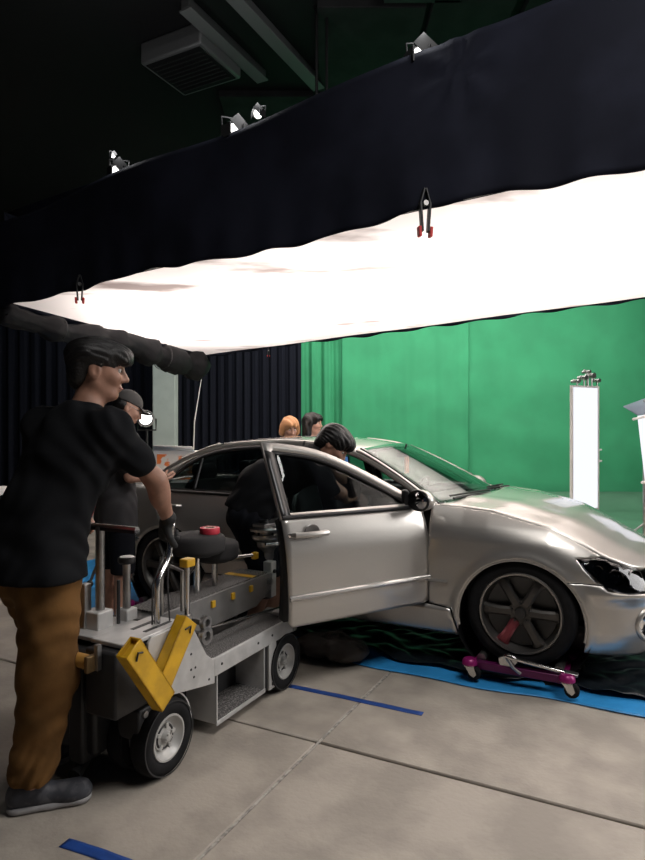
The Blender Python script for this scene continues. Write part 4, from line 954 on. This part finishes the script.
MB().tube([(.20, .20, .61), (.20, .20, .88), (.20, .14, .90)], .010, 8).build('hook_rod', M_steel, dol); MB().tube([(.30, .16, .61), (.30, .16, .80), (.30, .28, .83)], .010, 8).build('hook_rod', M_steel, dol)
# yellow hollow blocks leaning on the side panel
def block(p, ang, name='yellow_block'):
    L_, w_, d_ = .34, .092, .055; m = MB(); o2 = .008
    for (a, b) in (((-w_/2, -w_/2+o2), (-d_/2, d_/2)), ((w_/2-o2, w_/2), (-d_/2, d_/2)), ((-w_/2, w_/2), (-d_/2, -d_/2+o2)), ((-w_/2, w_/2), (d_/2-o2, d_/2))):
        m.bx(a[0], a[1], b[0], b[1], -L_/2, L_/2)
    m.bx(-w_/2, w_/2, -d_/2, d_/2, -L_/2, -L_/2+.01); m.bx(-w_/2+.002, w_/2-.002, -d_/2+.002, d_/2-.002, L_/2-.03, L_/2-.02)
    o = m.build(name, M_yellow, dol, bev=.002, seg=1); o.location = p; o.rotation_euler = (0, ang, 0)
    q = MB().tube([(-.02, -.03, .12), (0, -.036, .145), (.02, -.03, .12)], .004, 6).build('cord_loop', M_dk, o)
block((.0, -.030, .515), math.radians(38)); block((-.205, -.088, .525), math.radians(-35))
# rear tow tube, drop link, foot pedals
MB().tube([(-.29, .13, .565), (-.29, .50, .565)], .028, 16).build('tow_tube', mat('amber_tube', (.42, .22, .05), .45), dol)
MB().box((-.29, .115, .565), (.065, .02, .065)).build('tow_flange', mat('old_brass', (.20, .13, .06), .4, .7), dol, bev=.004)
MB().box((-.275, .10, .585), (.02, .02, .10)).build('tow_pin', M_steel, dol)
MB().bx(-.23, -.10, .24, .32, .10, .50).build('drop_link', M_dk, dol, bev=.01)
MB().tube([(-.16, .28, .12), (-.22, .26, .08), (-.26, .25, .07)], [.03, .022, .03], 10).build('brake_pedal', M_dk, dol)
MB().box((-.08, .09, .26), (.09, .12, .13)).build('steering_box', M_dk, dol, bev=.008); MB().cyl((-.09, .022, .30), (-.09, .03, .30), .014, n=14).build('steering_bolt', M_steel, dol)
# tape roll on the seat
p = dw(.63, .25, .825+.10*1.0)
t = thing('tape_roll', p, 0, 'red roll of tape lying on the round black seat pad', 'tape roll')
MB().lathe([(.026, 0), (.030, 0), (.030, .034), (.026, .034), (.026, 0)], n=32).build('core', mat('card_core', (.55, .40, .33), .8), t)
MB().lathe([(.030, .001), (.052, .001), (.053, .004), (.053, .030), (.052, .033), (.030, .033)], n=40).build('tape_winding', mat('red_tape', (.55, .035, .06), .5), t)
# ------------------------------------------------------------------ people
M_skin = mat('skin_tan', (.30, .155, .105), .5, 0, .08, 30)
M_skin2 = mat('skin_light', (.52, .29, .21), .5, 0, .06, 30)
M_hair = mat('black_hair', (.008, .007, .007), .38, bump=.35, bscale=60, stretch=(9, 9, 1))
M_blond = mat('ginger_blond_hair', (.50, .25, .11), .55, bump=.3, bscale=60, stretch=(9, 9, 1))
M_tee = mat('black_tee', (.008, .0085, .010), .9, spec=.12)
M_grey = mat('charcoal_tee', (.040, .038, .041), .9, 0, .15, 5)
M_pants = mat('brown_canvas', (.125, .062, .020), .9, 0, .2, 7, .06, 120, spec=.15)
M_short = mat('black_shorts', (.008, .009, .013), .9, spec=.15)
M_denim = mat('denim_shirt', (.20, .33, .45), .8, 0, .15, 12)
M_shoe = mat('shoe_dark_mesh', (.04, .042, .052), .7, 0, vscale=22, col2=(.085, .085, .095), lo=.48, hi=.62)
M_sole = mat('shoe_sole', (.30, .29, .29), .6)
M_eye = mat('eye_white', (.6, .58, .55), .2); M_iris = mat('eye_iris', (.02, .012, .008), .15)
M_brow = mat('eyebrow', (.010, .008, .007), .7); M_lip = mat('lip', (.32, .12, .10), .5)
def unit(v): v = np.array(v, float); return v/np.linalg.norm(v)
def head_axes(f, up=(0, 0, 1)):
    f = unit(f); l = unit(np.cross(np.array(up, float), f)); u = np.cross(f, l); return np.array((f, l, u))
def head_prims(v, c, ax, sc=1.0):
    c = np.array(c, float); P = lambda x, y, z: c+sc*(ax[0]*x+ax[1]*y+ax[2]*z); R = lambda *r: np.array(r)*sc
    v.ell(P(-.014, 0, .028), R(.100, .078, .090), ax, .02)
    v.ell(P(.026, 0, -.030), R(.070, .062, .084), ax, .04)
    v.ell(P(.058, 0, -.100), R(.028, .030, .020), ax, .035)
    v.cone(P(.050, .022, -.098), P(-.005, .055, -.055), .018*sc, .018*sc, .03); v.cone(P(.050, -.022, -.098), P(-.005, -.055, -.055), .018*sc, .018*sc, .03)
    for s in (-1, 1):
        v.ell(P(.060, s*.036, -.024), R(.030, .026, .026), ax, .02)
        v.ell(P(.093, s*.031, .006), R(.014, .019, .012), ax, .012, '-')
        v.ell(P(-.012, s*.079, -.008), R(.025, .010, .036), ax, .008)
        v.ell(P(-.004, s*.089, -.006), R(.010, .006, .018), ax, .006, '-')
        v.ell(P(.098, s*.012, -.034), R(.011, .010, .009), ax, .008)
    v.ell(P(.080, 0, .026), R(.016, .046, .011), ax, .018)
    v.cone(P(.092, 0, .012), P(.114, 0, -.028), .008*sc, .0125*sc, .014)
    v.ell(P(.090, 0, -.061), R(.011, .025, .0065), ax, .006); v.ell(P(.087, 0, -.074), R(.012, .022, .008), ax, .006)
    return P
def face_bits(parent, origin, c, ax, sc=1.0, lips=True):
    c = np.array(c, float)-np.array(origin); P = lambda x, y, z: c+sc*(ax[0]*x+ax[1]*y+ax[2]*z)
    for s in (-1, 1):
        e = MB().ball(tuple(P(.079, s*.031, .006)), .0125*sc, 12, 8).build('eye', M_eye, parent, 179)
        MB().ball(tuple(P(.0875, s*.031, .005)), .0058*sc, 10, 6).build('iris', M_iris, e, 179)
        MB().tube([tuple(P(.096, s*.012, .026)), tuple(P(.096, s*.028, .032)), tuple(P(.082, s*.05, .027))], [.0035*sc, .005*sc, .0025*sc], 6).build('eyebrow', M_brow, parent)
    if lips: MB().tube([tuple(P(.092, -.022, -.066)), tuple(P(.0995, 0, -.068)), tuple(P(.092, .022, -.066))], [.002*sc, .005*sc, .002*sc], 6).build('lips', M_lip, parent)
def hand_prims(v, wrist, d, pn, thumb, curl, sc=1.0, spread=.0, k=.006, infl=0.0):
    # d: wrist->knuckles, pn: palm normal (side fingers curl to), thumb: +1/-1 side of the thumb
    d = unit(d); pn = unit(np.array(pn, float)-d*np.dot(pn, d)); sd = np.cross(d, pn)*thumb; w0 = np.array(wrist, float)
    v.cone(w0, w0+d*.035*sc, .026*sc+infl, .032*sc+infl, .02, (pn, .62)); v.cone(w0+d*.03*sc, w0+d*.075*sc, .036*sc+infl, .040*sc+infl, .02, (pn, .42))
    for i, (o, ln) in enumerate(((.030, .92), (.010, 1.0), (-.011, .95), (-.031, .76))):
        p = w0+d*(.086-.004*abs(i-1))*sc+sd*o*sc; a = 0.0; dirn = d+sd*spread*(1.5-i)
        rr = .0092*sc+infl
        for (seg, f_) in ((.042, 1.0), (.026, 1.1), (.021, .7)):
            a += curl[i]*f_; e = unit(dirn*math.cos(a)+pn*math.sin(a)); q = p+e*seg*ln*sc; v.cone(p, q, rr, rr*.93, k); p = q; rr *= .93
    p = w0+d*.028*sc+sd*.030*sc; e = unit(d*.55+sd*.75+pn*.35); q = p+e*.042*sc; v.cone(p, q, .014*sc+infl, .011*sc+infl, .012)
    e = unit(d*.8+sd*.25+pn*(.3+curl[4])); r = q+e*.032*sc; v.cone(q, r, .011*sc+infl, .010*sc+infl, k); e = unit(d*.8+pn*(.3+1.3*curl[4])); v.cone(r, r+e*.024*sc, .010*sc+infl, .0085*sc+infl, k)
def arm_prims(v, s, e, w_, r=(.050, .040, .027), k=.03, infl=0): v.cone(s, e, r[0]+infl, r[1]+infl, k); v.cone(e, w_, r[1]+infl, r[2]+infl, k)
def leg_prims(v, h, kn, an, r=(.082, .056, .037), calf=.05):
    v.cone(h, kn, r[0], r[1], .04); v.cone(kn, an, r[1], r[2], .03)
    h, kn, an = (np.array(q, float) for q in (h, kn, an)); return v
def torso_prims(v, J, infl=0.0, wst=.145, cst=.155, flat=.70):
    bf = unit(J['bf'])
    v.cone(J['pelvis'], J['waist'], wst+infl, wst-.012+infl, .05, (bf, flat)); v.cone(J['waist'], J['chest'], wst-.012+infl, cst+infl, .05, (bf, flat))
    v.cone(J['sR'], J['sL'], .062+infl, .062+infl, .06); sm = (np.array(J['sR'])+np.array(J['sL']))/2
    v.cone(J['chest'], sm, cst+infl, .10+infl, .06, (bf, .68)); v.cone(sm, J['neck'], .088+infl, .056+infl, .06)
def shoe(parent, org, heel, toe, m=M_shoe, hi=.0, flat=False):
    heel = np.array(heel, float); toe = np.array(toe, float); d = unit(toe-heel); up = np.array((0, 0, 1.0)); v = Vol()
    L_ = np.linalg.norm(toe-heel)
    v.cone(heel+d*.04+up*.055, heel+d*(L_-.05)+up*.045, .042, .040, .03); v.cone(heel+d*.05+up*.085, heel+d*.12+up*.075, .040, .036, .03); v.ell(heel+d*(L_-.07)+up*.04, (.065, .048, .034), np.array((d, np.cross(up, d), up)), .03)
    v.ell(heel+d*.06+up*.135, (.028, .026, .05), np.array((d, np.cross(up, d), up)), .012, '-')
    v.cut(heel+up*.022, (0, 0, -1))
    s = v.mesh('shoe', .006, m, parent, org)
    v = Vol(); v.cone(heel+d*.045+up*.016, heel+d*(L_*.5)+up*.014, .046, .041, .02, (up, .55)); v.cone(heel+d*(L_*.5)+up*.014, heel+d*(L_-.052)+up*.018, .041, .050, .02, (up, .5)); v.cut(heel+up*.003, (0, 0, -1)); v.cut(heel+up*.028, (0, 0, 1))
    v.mesh('sole', .006, M_sole, s, org)
    h0 = heel-np.array(org)
    for q in range(4):
        p = h0+d*(.115+.022*q)+up*(.108-.011*q); l = np.cross(up, d); MB().tube([tuple(p-l*.022-up*.01), tuple(p+up*.004), tuple(p+l*.022-up*.01)], .0035, 6).build('lace', MATS['shoe_sole'], s)
    return s
def folds(a, f1, f2): return lambda x, y, z: a*np.sin(f1*z+9*np.sin(7*x+5*y))*np.sin(f2*(x-y)+6*np.sin(9*z))

# ---- man pushing the cart
root = np.array((-1.10, 2.50, 0.0)); T = thing('person', tuple(root), 0, 'man in black tee and brown work trousers pushing the camera cart', 'person')
U = np.array((.457, .889, 0)); Rr = np.array((.889, -.457, 0))
J = dict(bf=U, pelvis=(-1.185, 2.50, .97), waist=(-1.155, 2.54, 1.12), chest=(-1.075, 2.60, 1.34), sR=(-.880, 2.555, 1.475), sL=(-1.235, 2.735, 1.485), neck=(-1.015, 2.660, 1.598),
         eR=(-.722, 2.66, 1.262), wR=(-.695, 2.765, 1.078), eL=(-1.20, 2.86, 1.25), wL=(-1.150, 2.790, 1.10),
         hR=(-1.095, 2.455, .92), kR=(-1.085, 2.44, .50), aR=(-1.135, 2.405, .10), hL=(-1.235, 2.545, .92), kL=(-1.17, 2.73, .52), aL=(-1.17, 2.76, .10))
hc = np.array((-.978, 2.690, 1.742)); ax = head_axes((.95, .28, -.10), (.06, -.03, 1))
v = Vol(); torso_prims(v, J, -.008); P = head_prims(v, hc, ax, 1.04)
v.cone(np.array(J['neck'])-np.array((0, 0, .03)), P(-.025, 0, -.05), .058, .054, .04)
arm_prims(v, J['sR'], J['eR'], J['wR'], (.054, .043, .029)); arm_prims(v, J['sL'], J['eL'], J['wL'], (.054, .043, .029))
fm = (np.array(J['eR'])*.7+np.array(J['wR'])*.3); v.ell(fm, (.043, .043, .07), None, .03)
leg_prims(v, J['hR'], J['kR'], J['aR']); leg_prims(v, J['hL'], J['kL'], J['aL'])
for an, td in ((J['aR'], (.96, .27, 0)), (J['aL'], U)): v.cone(np.array(an)-np.array((0, 0, .03)), np.array(an)+np.array(td)*.13-np.array((0, 0, .055)), .032, .026, .03)
lev = np.array(dw(.155, .10, 1.02)); wR = np.array(J['wR'])
hd = unit(lev+np.array((-.035, -.005, .005))-wR); pn = unit(np.array((.80, .45, -.1)))
hand_prims(v, wR, hd, pn, 1, (.85, .85, .85, .85, .35)); hand_prims(v, J['wL'], (.45, .75, -.25), (.2, .2, -1), -1, (.6, .6, .6, .6, .3))
body = v.mesh('body', .0055, M_skin, T, root)
face_bits(T, root, hc, ax, 1.04)
v = Vol(); hand_prims(v, wR, hd, pn, 1, (.85, .85, .85, .85, .35), infl=.0045); v.cone(wR-hd*.01, wR+hd*.02, .034, .033, .01); v.mesh('glove', .005, mat('black_glove', (.010, .010, .011), .7, bump=.3, bscale=90), T, root)
v = Vol(); torso_prims(v, J, .020, .158, .162)
for s, e in (('sR', 'eR'), ('sL', 'eL')):
    a = np.array(J[s]); b = np.array(J[e]); v.cone(a, a+(b-a)*.62, .076, .070, .05)
v.cone(np.array(J['pelvis'])-np.array((.0, 0, .09)), J['waist'], .200, .168, .04, (U, .78))
for q_, sg in (('hR', 1), ('hL', -1)): v.cone(np.array(J[q_])+np.array((0, 0, -.03)), np.array(J['waist'])+Rr*sg*.05, .146, .125, .06)
for q_, sg in (('sR', 1), ('sL', -1)): v.cone(np.array(J[q_])-Rr*sg*.01, np.array(J['waist'])+Rr*sg*.075, .070, .105, .08, (U, .8))
v.noise(folds(.006, 17, 23)); v.noise(lambda x, y, z: .007*np.sin(30*(x+.45*y)+11*z)*np.clip((1.30-z)*3, 0, 1))
for s, e in (('sR', 'eR'), ('sL', 'eL')):
    pass
v.cut((0, 0, .885), (0, 0, -1)); v.cut(np.array(J['neck'])-np.array((0, 0, .010)), (.12, .2, 1))
tee = mat('black_tee_red_print', (.006, .0065, .008), .9, spec=.12)
nt = tee.node_tree; b_ = nt.nodes['Principled BSDF']; tc = nt.nodes.new('ShaderNodeTexCoord'); vm = nt.nodes.new('ShaderNodeVectorMath'); vm.operation = 'DISTANCE'; vm.inputs[1].default_value = (.165, .12, 1.13)
nz = nt.nodes.new('ShaderNodeTexNoise'); nz.inputs['Scale'].default_value = 55; ma = nt.nodes.new('ShaderNodeMath'); ma.operation = 'MULTIPLY_ADD'; ma.inputs[1].default_value = .12
cr = nt.nodes.new('ShaderNodeValToRGB'); cr.color_ramp.elements[0].position = .125; cr.color_ramp.elements[0].color = (.5, .03, .035, 1); cr.color_ramp.elements[1].position = .14; cr.color_ramp.elements[1].color = (.008, .0085, .010, 1)
nt.links.new(tc.outputs['Object'], vm.inputs[0]); nt.links.new(tc.outputs['Object'], nz.inputs['Vector']); nt.links.new(nz.outputs['Fac'], ma.inputs[0]); nt.links.new(vm.outputs['Value'], ma.inputs[2]); nt.links.new(ma.outputs[0], cr.inputs[0]); nt.links.new(cr.outputs[0], b_.inputs['Base Color'])
v.mesh('t_shirt', .007, tee, T, root)
v = Vol(); pel = np.array(J['pelvis']); v.cone(pel-np.array((0, 0, .03)), pel+np.array((.01, .01, .05)), .175, .165, .05, (U, .75))
for h_, k_, a_ in (('hR', 'kR', 'aR'), ('hL', 'kL', 'aL')):
    v.cone(J[h_], J[k_], .124, .106, .05); v.cone(J[k_], np.array(J[a_])+np.array((0, 0, .05)), .106, .084, .05); v.cone(np.array(J[a_])+np.array((0, 0, .10)), np.array(J[a_])+np.array((0, 0, .04)), .080, .066, .02)
v.noise(folds(.006, 22, 13)); v.noise(lambda x, y, z: .006*np.sin(70*z+8*np.sin(20*x))*np.clip((.32-z)*5, 0, 1)); v.cut((0, 0, .112), (0, 0, -1)); v.cut((0, 0, 1.03), (0, 0, 1))
tro = v.mesh('trousers', .007, M_pants, T, root)
shoe(T, root, (-1.222, 2.375, 0), (-.925, 2.475, 0)); shoe(T, root, (-1.19, 2.70, 0), (-1.055, 2.965, 0))
v = Vol(); Rh = lambda *r: np.array(r)*1.04
v.ell(P(-.018, 0, .055), Rh(.122, .098, .082), ax, .03); v.ell(P(.070, 0, .075), Rh(.058, .080, .040), ax, .03); v.ell(P(-.072, 0, -.012), Rh(.052, .082, .085), ax, .03)
v.ell(P(.105, 0, .052), Rh(.026, .066, .030), ax, .02)
v.ell(P(.125, 0, -.055), Rh(.088, .14, .088), ax, .01, '-')
for s in (-1, 1): v.ell(P(.045, s*.095, -.03), Rh(.085, .034, .052), ax, .01, '-'); v.ell(P(-.012, s*.108, -.04), Rh(.042, .045, .062), ax, .01, '-')
hx = ax.copy(); hcx = hc.copy()
def strands(x, y, z):
    p = np.stack([x-hcx[0], y-hcx[1], z-hcx[2]], -1); f = p @ hx[0]; l = p @ hx[1]; u = p @ hx[2]
    return .0028*np.sin(np.arctan2(l, u+.05)*46+22*f)*np.sin(30*f+20*l)+.0022*np.sin(170*l+40*f)
v.noise(strands); v.mesh('hair', .005, M_hair, T, root)

# ---- man with cap behind the cart, reading a sheet
root = np.array((-1.50, 4.42, 0.0)); T = thing('person', tuple(root), 0, 'man in grey tee and cap looking down at a paper beside the car', 'person')
bf = unit((.80, .60, 0)); rt = np.array((.60, -.80, 0)); c0 = np.array((-1.485, 4.42, 0))
pt = lambda f, r, z: c0+bf*f+rt*r+np.array((0, 0, z))
J = dict(bf=bf, pelvis=pt(0, 0, .92), waist=pt(.0, 0, 1.06), chest=pt(.0, 0, 1.27), sR=pt(.02, .175, 1.41), sL=pt(.02, -.175, 1.41), neck=pt(.03, 0, 1.49))
eR = pt(.02, .25, 1.16); wR_ = pt(.22, .20, 1.135); eL = pt(.04, -.24, 1.14); wL = pt(.26, -.08, 1.12)
hc = pt(.085, .0, 1.64); ax = head_axes(bf*.86+rt*.12+np.array((0, 0, -.42)), bf*.3+np.array((0, 0, 1)))
v = Vol(); torso_prims(v, J, -.008); P = head_prims(v, hc, ax, 1.0); v.cone(J['neck'], P(-.02, 0, -.06), .052, .05, .04)
arm_prims(v, J['sR'], eR, wR_); arm_prims(v, J['sL'], eL, wL)
for r in (.10, -.10): leg_prims(v, pt(0, r, .88), pt(.01, r*1.2, .47), pt(-.02, r*1.3, .09)); v.cone(pt(-.02, r*1.3, .06), pt(.12, r*1.35, .035), .033, .026, .03)
hand_prims(v, wR_, bf*.9+rt*-.3+np.array((0, 0, -.1)), (-.1, .1, .9), 1, (.30, .35, .4, .45, .2)); hand_prims(v, wL, bf*.8+rt*.4, (0, 0, 1), -1, (.4, .4, .4, .4, .2))
v.mesh('body', .008, M_skin2, T, root); face_bits(T, root, hc, ax)
v = Vol(); torso_prims(v, J, .018, .155, .16); v.cone(pt(0, 0, .83), J['waist'], .165, .155, .04, (bf, .74))
for s, e in (('sR', eR), ('sL', eL)): a = np.array(J[s]); v.cone(a, a+(e-a)*.75, .072, .068, .05)
for r in (.09, -.09): v.cone(pt(0, r, .78), pt(0, r*.8, 1.0), .118, .105, .05)
v.noise(folds(.005, 19, 25)); v.cut((0, 0, .775), (0, 0, -1)); v.cut(np.array(J['neck'])-np.array((0, 0, .01)), (.05, .04, 1)); v.mesh('t_shirt', .009, M_grey, T, root)
v = Vol(); v.cone(pt(0, 0, .88), pt(0, 0, .94), .15, .14, .05, (bf, .75))
for r in (.10, -.10): v.cone(pt(0, r, .88), pt(.01, r*1.2, .50), .10, .085, .05)
v.cut((0, 0, .47), (0, 0, -1)); v.cut((0, 0, .86), (0, 0, 1)); v.mesh('shorts', .010, M_short, T, root)
for r in (.10, -.10): shoe(T, root, pt(-.085, r*1.3, 0), pt(.185, r*1.45, 0), mat('white_shoe_%d' % (r > 0), (.55, .53, .50), .7))
v = Vol(); v.ell(P(-.014, 0, .040), (.108, .088, .092), ax, .02); v.cut(P(0, 0, .028), -ax[2]); cap = v.mesh('cap', .006, mat('grey_cap', (.075, .07, .068), .85), T, root)
b = MB(); o3 = np.array(root)
def visor(u, w_):
    a = (u-.5)*1.9; r_ = .085+.075*w_; return tuple(P(.005+r_*math.cos(a)*1.05, .083*math.sin(a)*(1+.12*w_), .036-.010*w_-.018*(abs(a))**2*w_)-o3)
solidify(b.grid(visor, 16, 5).build('visor', MATS['grey_cap'], cap, 179), .005, 0)
v = Vol(); v.ell(P(-.045, 0, .0), (.072, .084, .062), ax, .02); v.mesh('hair', .007, M_hair, T, root)
MB().tube([tuple(P(.098, -.05, .008)-o3), tuple(P(.108, -.02, .006)-o3), tuple(P(.108, .02, .006)-o3), tuple(P(.098, .05, .008)-o3)], .003, 6).build('glasses_frame', M_steel, T)
for s in (-1, 1): MB().tube([tuple(P(.098, s*.05, .008)-o3), tuple(P(.0, s*.086, .008)-o3)], .002, 6).build('glasses_temple', M_steel, T)
pc = pt(.345, .115, 1.10)
o = MB().grid(lambda u, w_: tuple(bf*(.16*u-.05)+rt*(.11*w_-.055)+np.array((0, 0, .015*u*u+.02*w_))), 6, 6).build('paper_sheet', mat('paper', (.75, .73, .70), .7), None, 179); solidify(o, .002, 0); o.location = tuple(pc)
tag(o, 'small white paper held by the man in the cap', 'paper')

# ---- person leaning into the open car door
root = np.array((-.42, 4.10, 0.0)); T = thing('person', tuple(root), 0, 'dark-clothed person bending into the car through the open door', 'person')
bf = unit((.93, .30, -.25)); 
J = dict(bf=unit((.45, .15, -.88)), pelvis=(-.48, 4.12, .97), waist=(-.40, 4.13, 1.12), chest=(-.21, 4.13, 1.215), sR=(-.07, 4.0, 1.25), sL=(-.05, 4.30, 1.27), neck=(.0, 4.14, 1.325))
v = Vol(); torso_prims(v, J, -.006, .15, .155, .74); hc = np.array((.075, 4.13, 1.375)); ax = head_axes((.72, -.20, -.66), (.75, 0, .66)); P = head_prims(v, hc, ax, 1.0); v.cone(J['neck'], P(-.03, 0, -.04), .055, .05, .04)
eR = np.array((.12, 4.08, 1.06)); wR_ = np.array((.16, 4.30, .99)); eL = np.array((.17, 4.44, 1.12)); wL = np.array((.30, 4.36, .97))
arm_prims(v, J['sR'], eR, wR_); arm_prims(v, J['sL'], eL, wL); hand_prims(v, wR_, (.2, .9, -.2), (0, 0, 1), 1, (.4, .4, .4, .4, .2)); hand_prims(v, wL, (-.2, .8, -.1), (-.7, 0, .5), 1, (.4, .4, .4, .4, .2))
hips = ((-.50, 4.03, .90), (-.46, 4.21, .90)); kns = ((-.37, 4.00, .50), (-.29, 4.16, .50)); ans = ((-.50, 4.02, .10), (-.40, 4.20, .10))
for h_, k_, a_ in zip(hips, kns, ans): leg_prims(v, h_, k_, a_, (.088, .060, .040)); v.cone(np.array(a_)-np.array((0, 0, .03)), np.array(a_)+np.array((.12, .03, -.055)), .033, .026, .03)
v.mesh('body', .008, M_skin, T, root); face_bits(T, root, hc, ax)
v = Vol(); torso_prims(v, J, .022, .165, .165, .80)
for s, e in (('sR', eR), ('sL', eL)): a = np.array(J[s]); v.cone(a, a+(e-a)*.72, .074, .070, .05)
v.noise(folds(.008, 19, 23)); v.cut(np.array(J['pelvis'])-np.array((0.0, 0, .04)), (-.3, 0, -.95)); v.cut(np.array(J['neck'])-np.array((.0, 0, .0)), (.9, 0, .45)); v.mesh('t_shirt', .009, M_tee, T, root)
v = Vol(); v.cone((-.49, 4.12, .93), (-.46, 4.12, 1.02), .172, .15, .05, (unit((.9, .2, -.3)), .85))
for h_, k_ in zip(hips, kns): v.cone(h_, np.array(k_)+np.array((0, 0, .07)), .112, .098, .05)
v.noise(folds(.008, 21, 25)); v.cut((0, 0, .56), (.1, 0, -1)); v.mesh('shorts', .009, M_short, T, root)
for a_ in ans: shoe(T, root, np.array(a_)*np.array((1, 1, 0))+np.array((-.08, -.02, 0)), np.array(a_)*np.array((1, 1, 0))+np.array((.19, .05, 0)), M_shoe)
v = Vol(); v.ell(P(-.016, 0, .045), (.120, .100, .098), ax, .03); v.ell(P(.06, 0, .075), (.06, .08, .045), ax, .03); v.ell(P(-.065, 0, -.02), (.06, .088, .085), ax, .03); v.ell(P(.13, 0, -.05), (.085, .14, .085), ax, .01, '-')
hx2 = ax.copy(); hc2 = hc.copy()
def strands2(x, y, z):
    p = np.stack([x-hc2[0], y-hc2[1], z-hc2[2]], -1); f = p @ hx2[0]; l = p @ hx2[1]; u = p @ hx2[2]
    return .003*np.sin(np.arctan2(l, u+.05)*40+20*f)*np.sin(26*f)+.002*np.sin(160*l+40*f)
v.noise(strands2); v.mesh('hair', .006, M_hair, T, root)

# ---- two people beyond the car
def bystander(x, y, htop, label, hairm, shirtm, fd, long_hair, skin):
    root = np.array((x, y, 0.0)); T = thing('person', tuple(root), 0, label, 'person'); k_ = htop/1.70
    bf = unit((fd[0], fd[1], 0)); rt = np.array((bf[1], -bf[0], 0)); pt = lambda f, r, z: root+bf*f+rt*r+np.array((0, 0, z*k_))
    J = dict(bf=bf, pelvis=pt(0, 0, .90), waist=pt(0, 0, 1.04), chest=pt(0, 0, 1.24), sR=pt(0, .155, 1.36), sL=pt(0, -.155, 1.36), neck=pt(.01, 0, 1.44))
    hc = pt(.03, 0, 1.575); ax = head_axes((fd[0], fd[1], fd[2])); v = Vol(); torso_prims(v, J, -.008, .135, .14); P = head_prims(v, hc, ax, .96); v.cone(J['neck'], P(-.02, 0, -.05), .048, .047, .04)
    el = [pt(.0, s*.22, 1.10) for s in (1, -1)]; wr = [pt(.10, s*.20, .88) for s in (1, -1)]
    for s, e, w_, th in (('sR', el[0], wr[0], -1), ('sL', el[1], wr[1], 1)): arm_prims(v, J[s], e, w_, (.044, .036, .025)); hand_prims(v, w_, (bf[0]*.3, bf[1]*.3, -1), -rt*th*-1, th, (.25, .25, .3, .3, .2), .95)
    for r in (.09, -.09): leg_prims(v, pt(0, r, .86), pt(.01, r, .47), pt(-.02, r, .09)); v.cone(pt(-.02, r, .06), pt(.12, r*1.1, .035), .033, .026, .03)
    v.mesh('body', .009, skin, T, root); face_bits(T, root, hc, ax, .96)
    v = Vol(); torso_prims(v, J, .016, .145, .148); v.cone(pt(0, 0, .86), J['waist'], .155, .145, .04, (bf, .74))
    for s, e in (('sR', el[0]), ('sL', el[1])): a = np.array(J[s]); v.cone(a, a+(e-a)*.95, .062, .058, .05)
    v.noise(folds(.005, 19, 25)); v.cut((0, 0, .80*k_), (0, 0, -1)); v.cut(np.array(J['neck'])-np.array((0, 0, .012)), (0, 0, 1)); v.mesh('shirt', .010, shirtm, T, root)
    v = Vol(); v.cone(pt(0, 0, .86), pt(0, 0, .94), .145, .135, .05, (bf, .75))
    for r in (.09, -.09): v.cone(pt(0, r, .86), pt(.01, r, .47), .098, .072, .05); v.cone(pt(.01, r, .47), pt(-.02, r, .10), .072, .06, .04)
    v.cut((0, 0, .07), (0, 0, -1)); v.mesh('trousers', .011, M_short, T, root)
    for r in (.09, -.09): shoe(T, root, pt(-.085, r, 0), pt(.175, r*1.15, 0), M_shoe)
    v = Vol(); v.ell(P(-.018, 0, .040), (.116, .096, .094), ax, .03); v.ell(P(.055, 0, .065), (.058, .074, .042), ax, .03)
    for s in (-1, 1): v.cone(P(-.02, s*.075, .0), P(-.02, s*.085, -.11 if long_hair else -.06), .045, .04, .03)
    v.cone(P(-.06, 0, .0), P(-.075, 0, -.13 if long_hair else -.08), .075, .06, .03)
    v.ell(P(.12, 0, -.045), (.085, .062, .095), ax, .01, '-')
    v.noise(lambda x, y, z: .005*np.sin(90*(x+y)+14*z)); v.mesh('hair', .007, hairm, T, root)
bystander(-.375, 6.95, 1.62, 'person with ginger-blond fringe standing behind the car', M_blond, mat('dark_top', (.03, .03, .035), .8), (.35, -.93, -.35), False, M_skin2)
bystander(-.135, 7.10, 1.675, 'person with long dark hair and denim shirt standing behind the car', M_hair, M_denim, (.9, -.42, -.03), True, M_skin2)

# ---- film camera standing on the passenger seat, seen through the door glass
p = (.19, 4.46, .975)
t = thing('film_camera', p, CA, 'black film camera with blue lit screen held in both hands inside the car', 'camera')
MB().bx(-.12, .12, -.07, .07, 0, .17).build('camera_body', M_blackp, t, bev=.012)
MB().lathe([(0, 0), (.055, 0), (.055, .09), (.062, .10), (.062, .15), (.05, .15), (.045, .13), (0, .12)], (.12, 0, .09), (1, 0, 0), 24).build('lens', M_blackp, t)
MB().tube([(-.09, 0, .17), (-.08, 0, .23), (.08, 0, .23), (.09, 0, .17)], .011, 8).build('top_handle', M_blackp, t)
sc_ = MB().box((-.02, -.10, .28), (.15, .015, .09), Matrix.Rotation(.2, 3, 'X')).build('monitor', M_blackp, t, bev=.004)
MB().box((-.02, -.111, .282), (.13, .004, .07), Matrix.Rotation(.2, 3, 'X')).build('screen', glow('blue_screen_glow', (.10, .25, .55), .5), sc_)
MB().tube([(-.02, -.02, .2), (-.02, -.08, .26)], .008, 6).build('monitor_arm', M_steel, t)
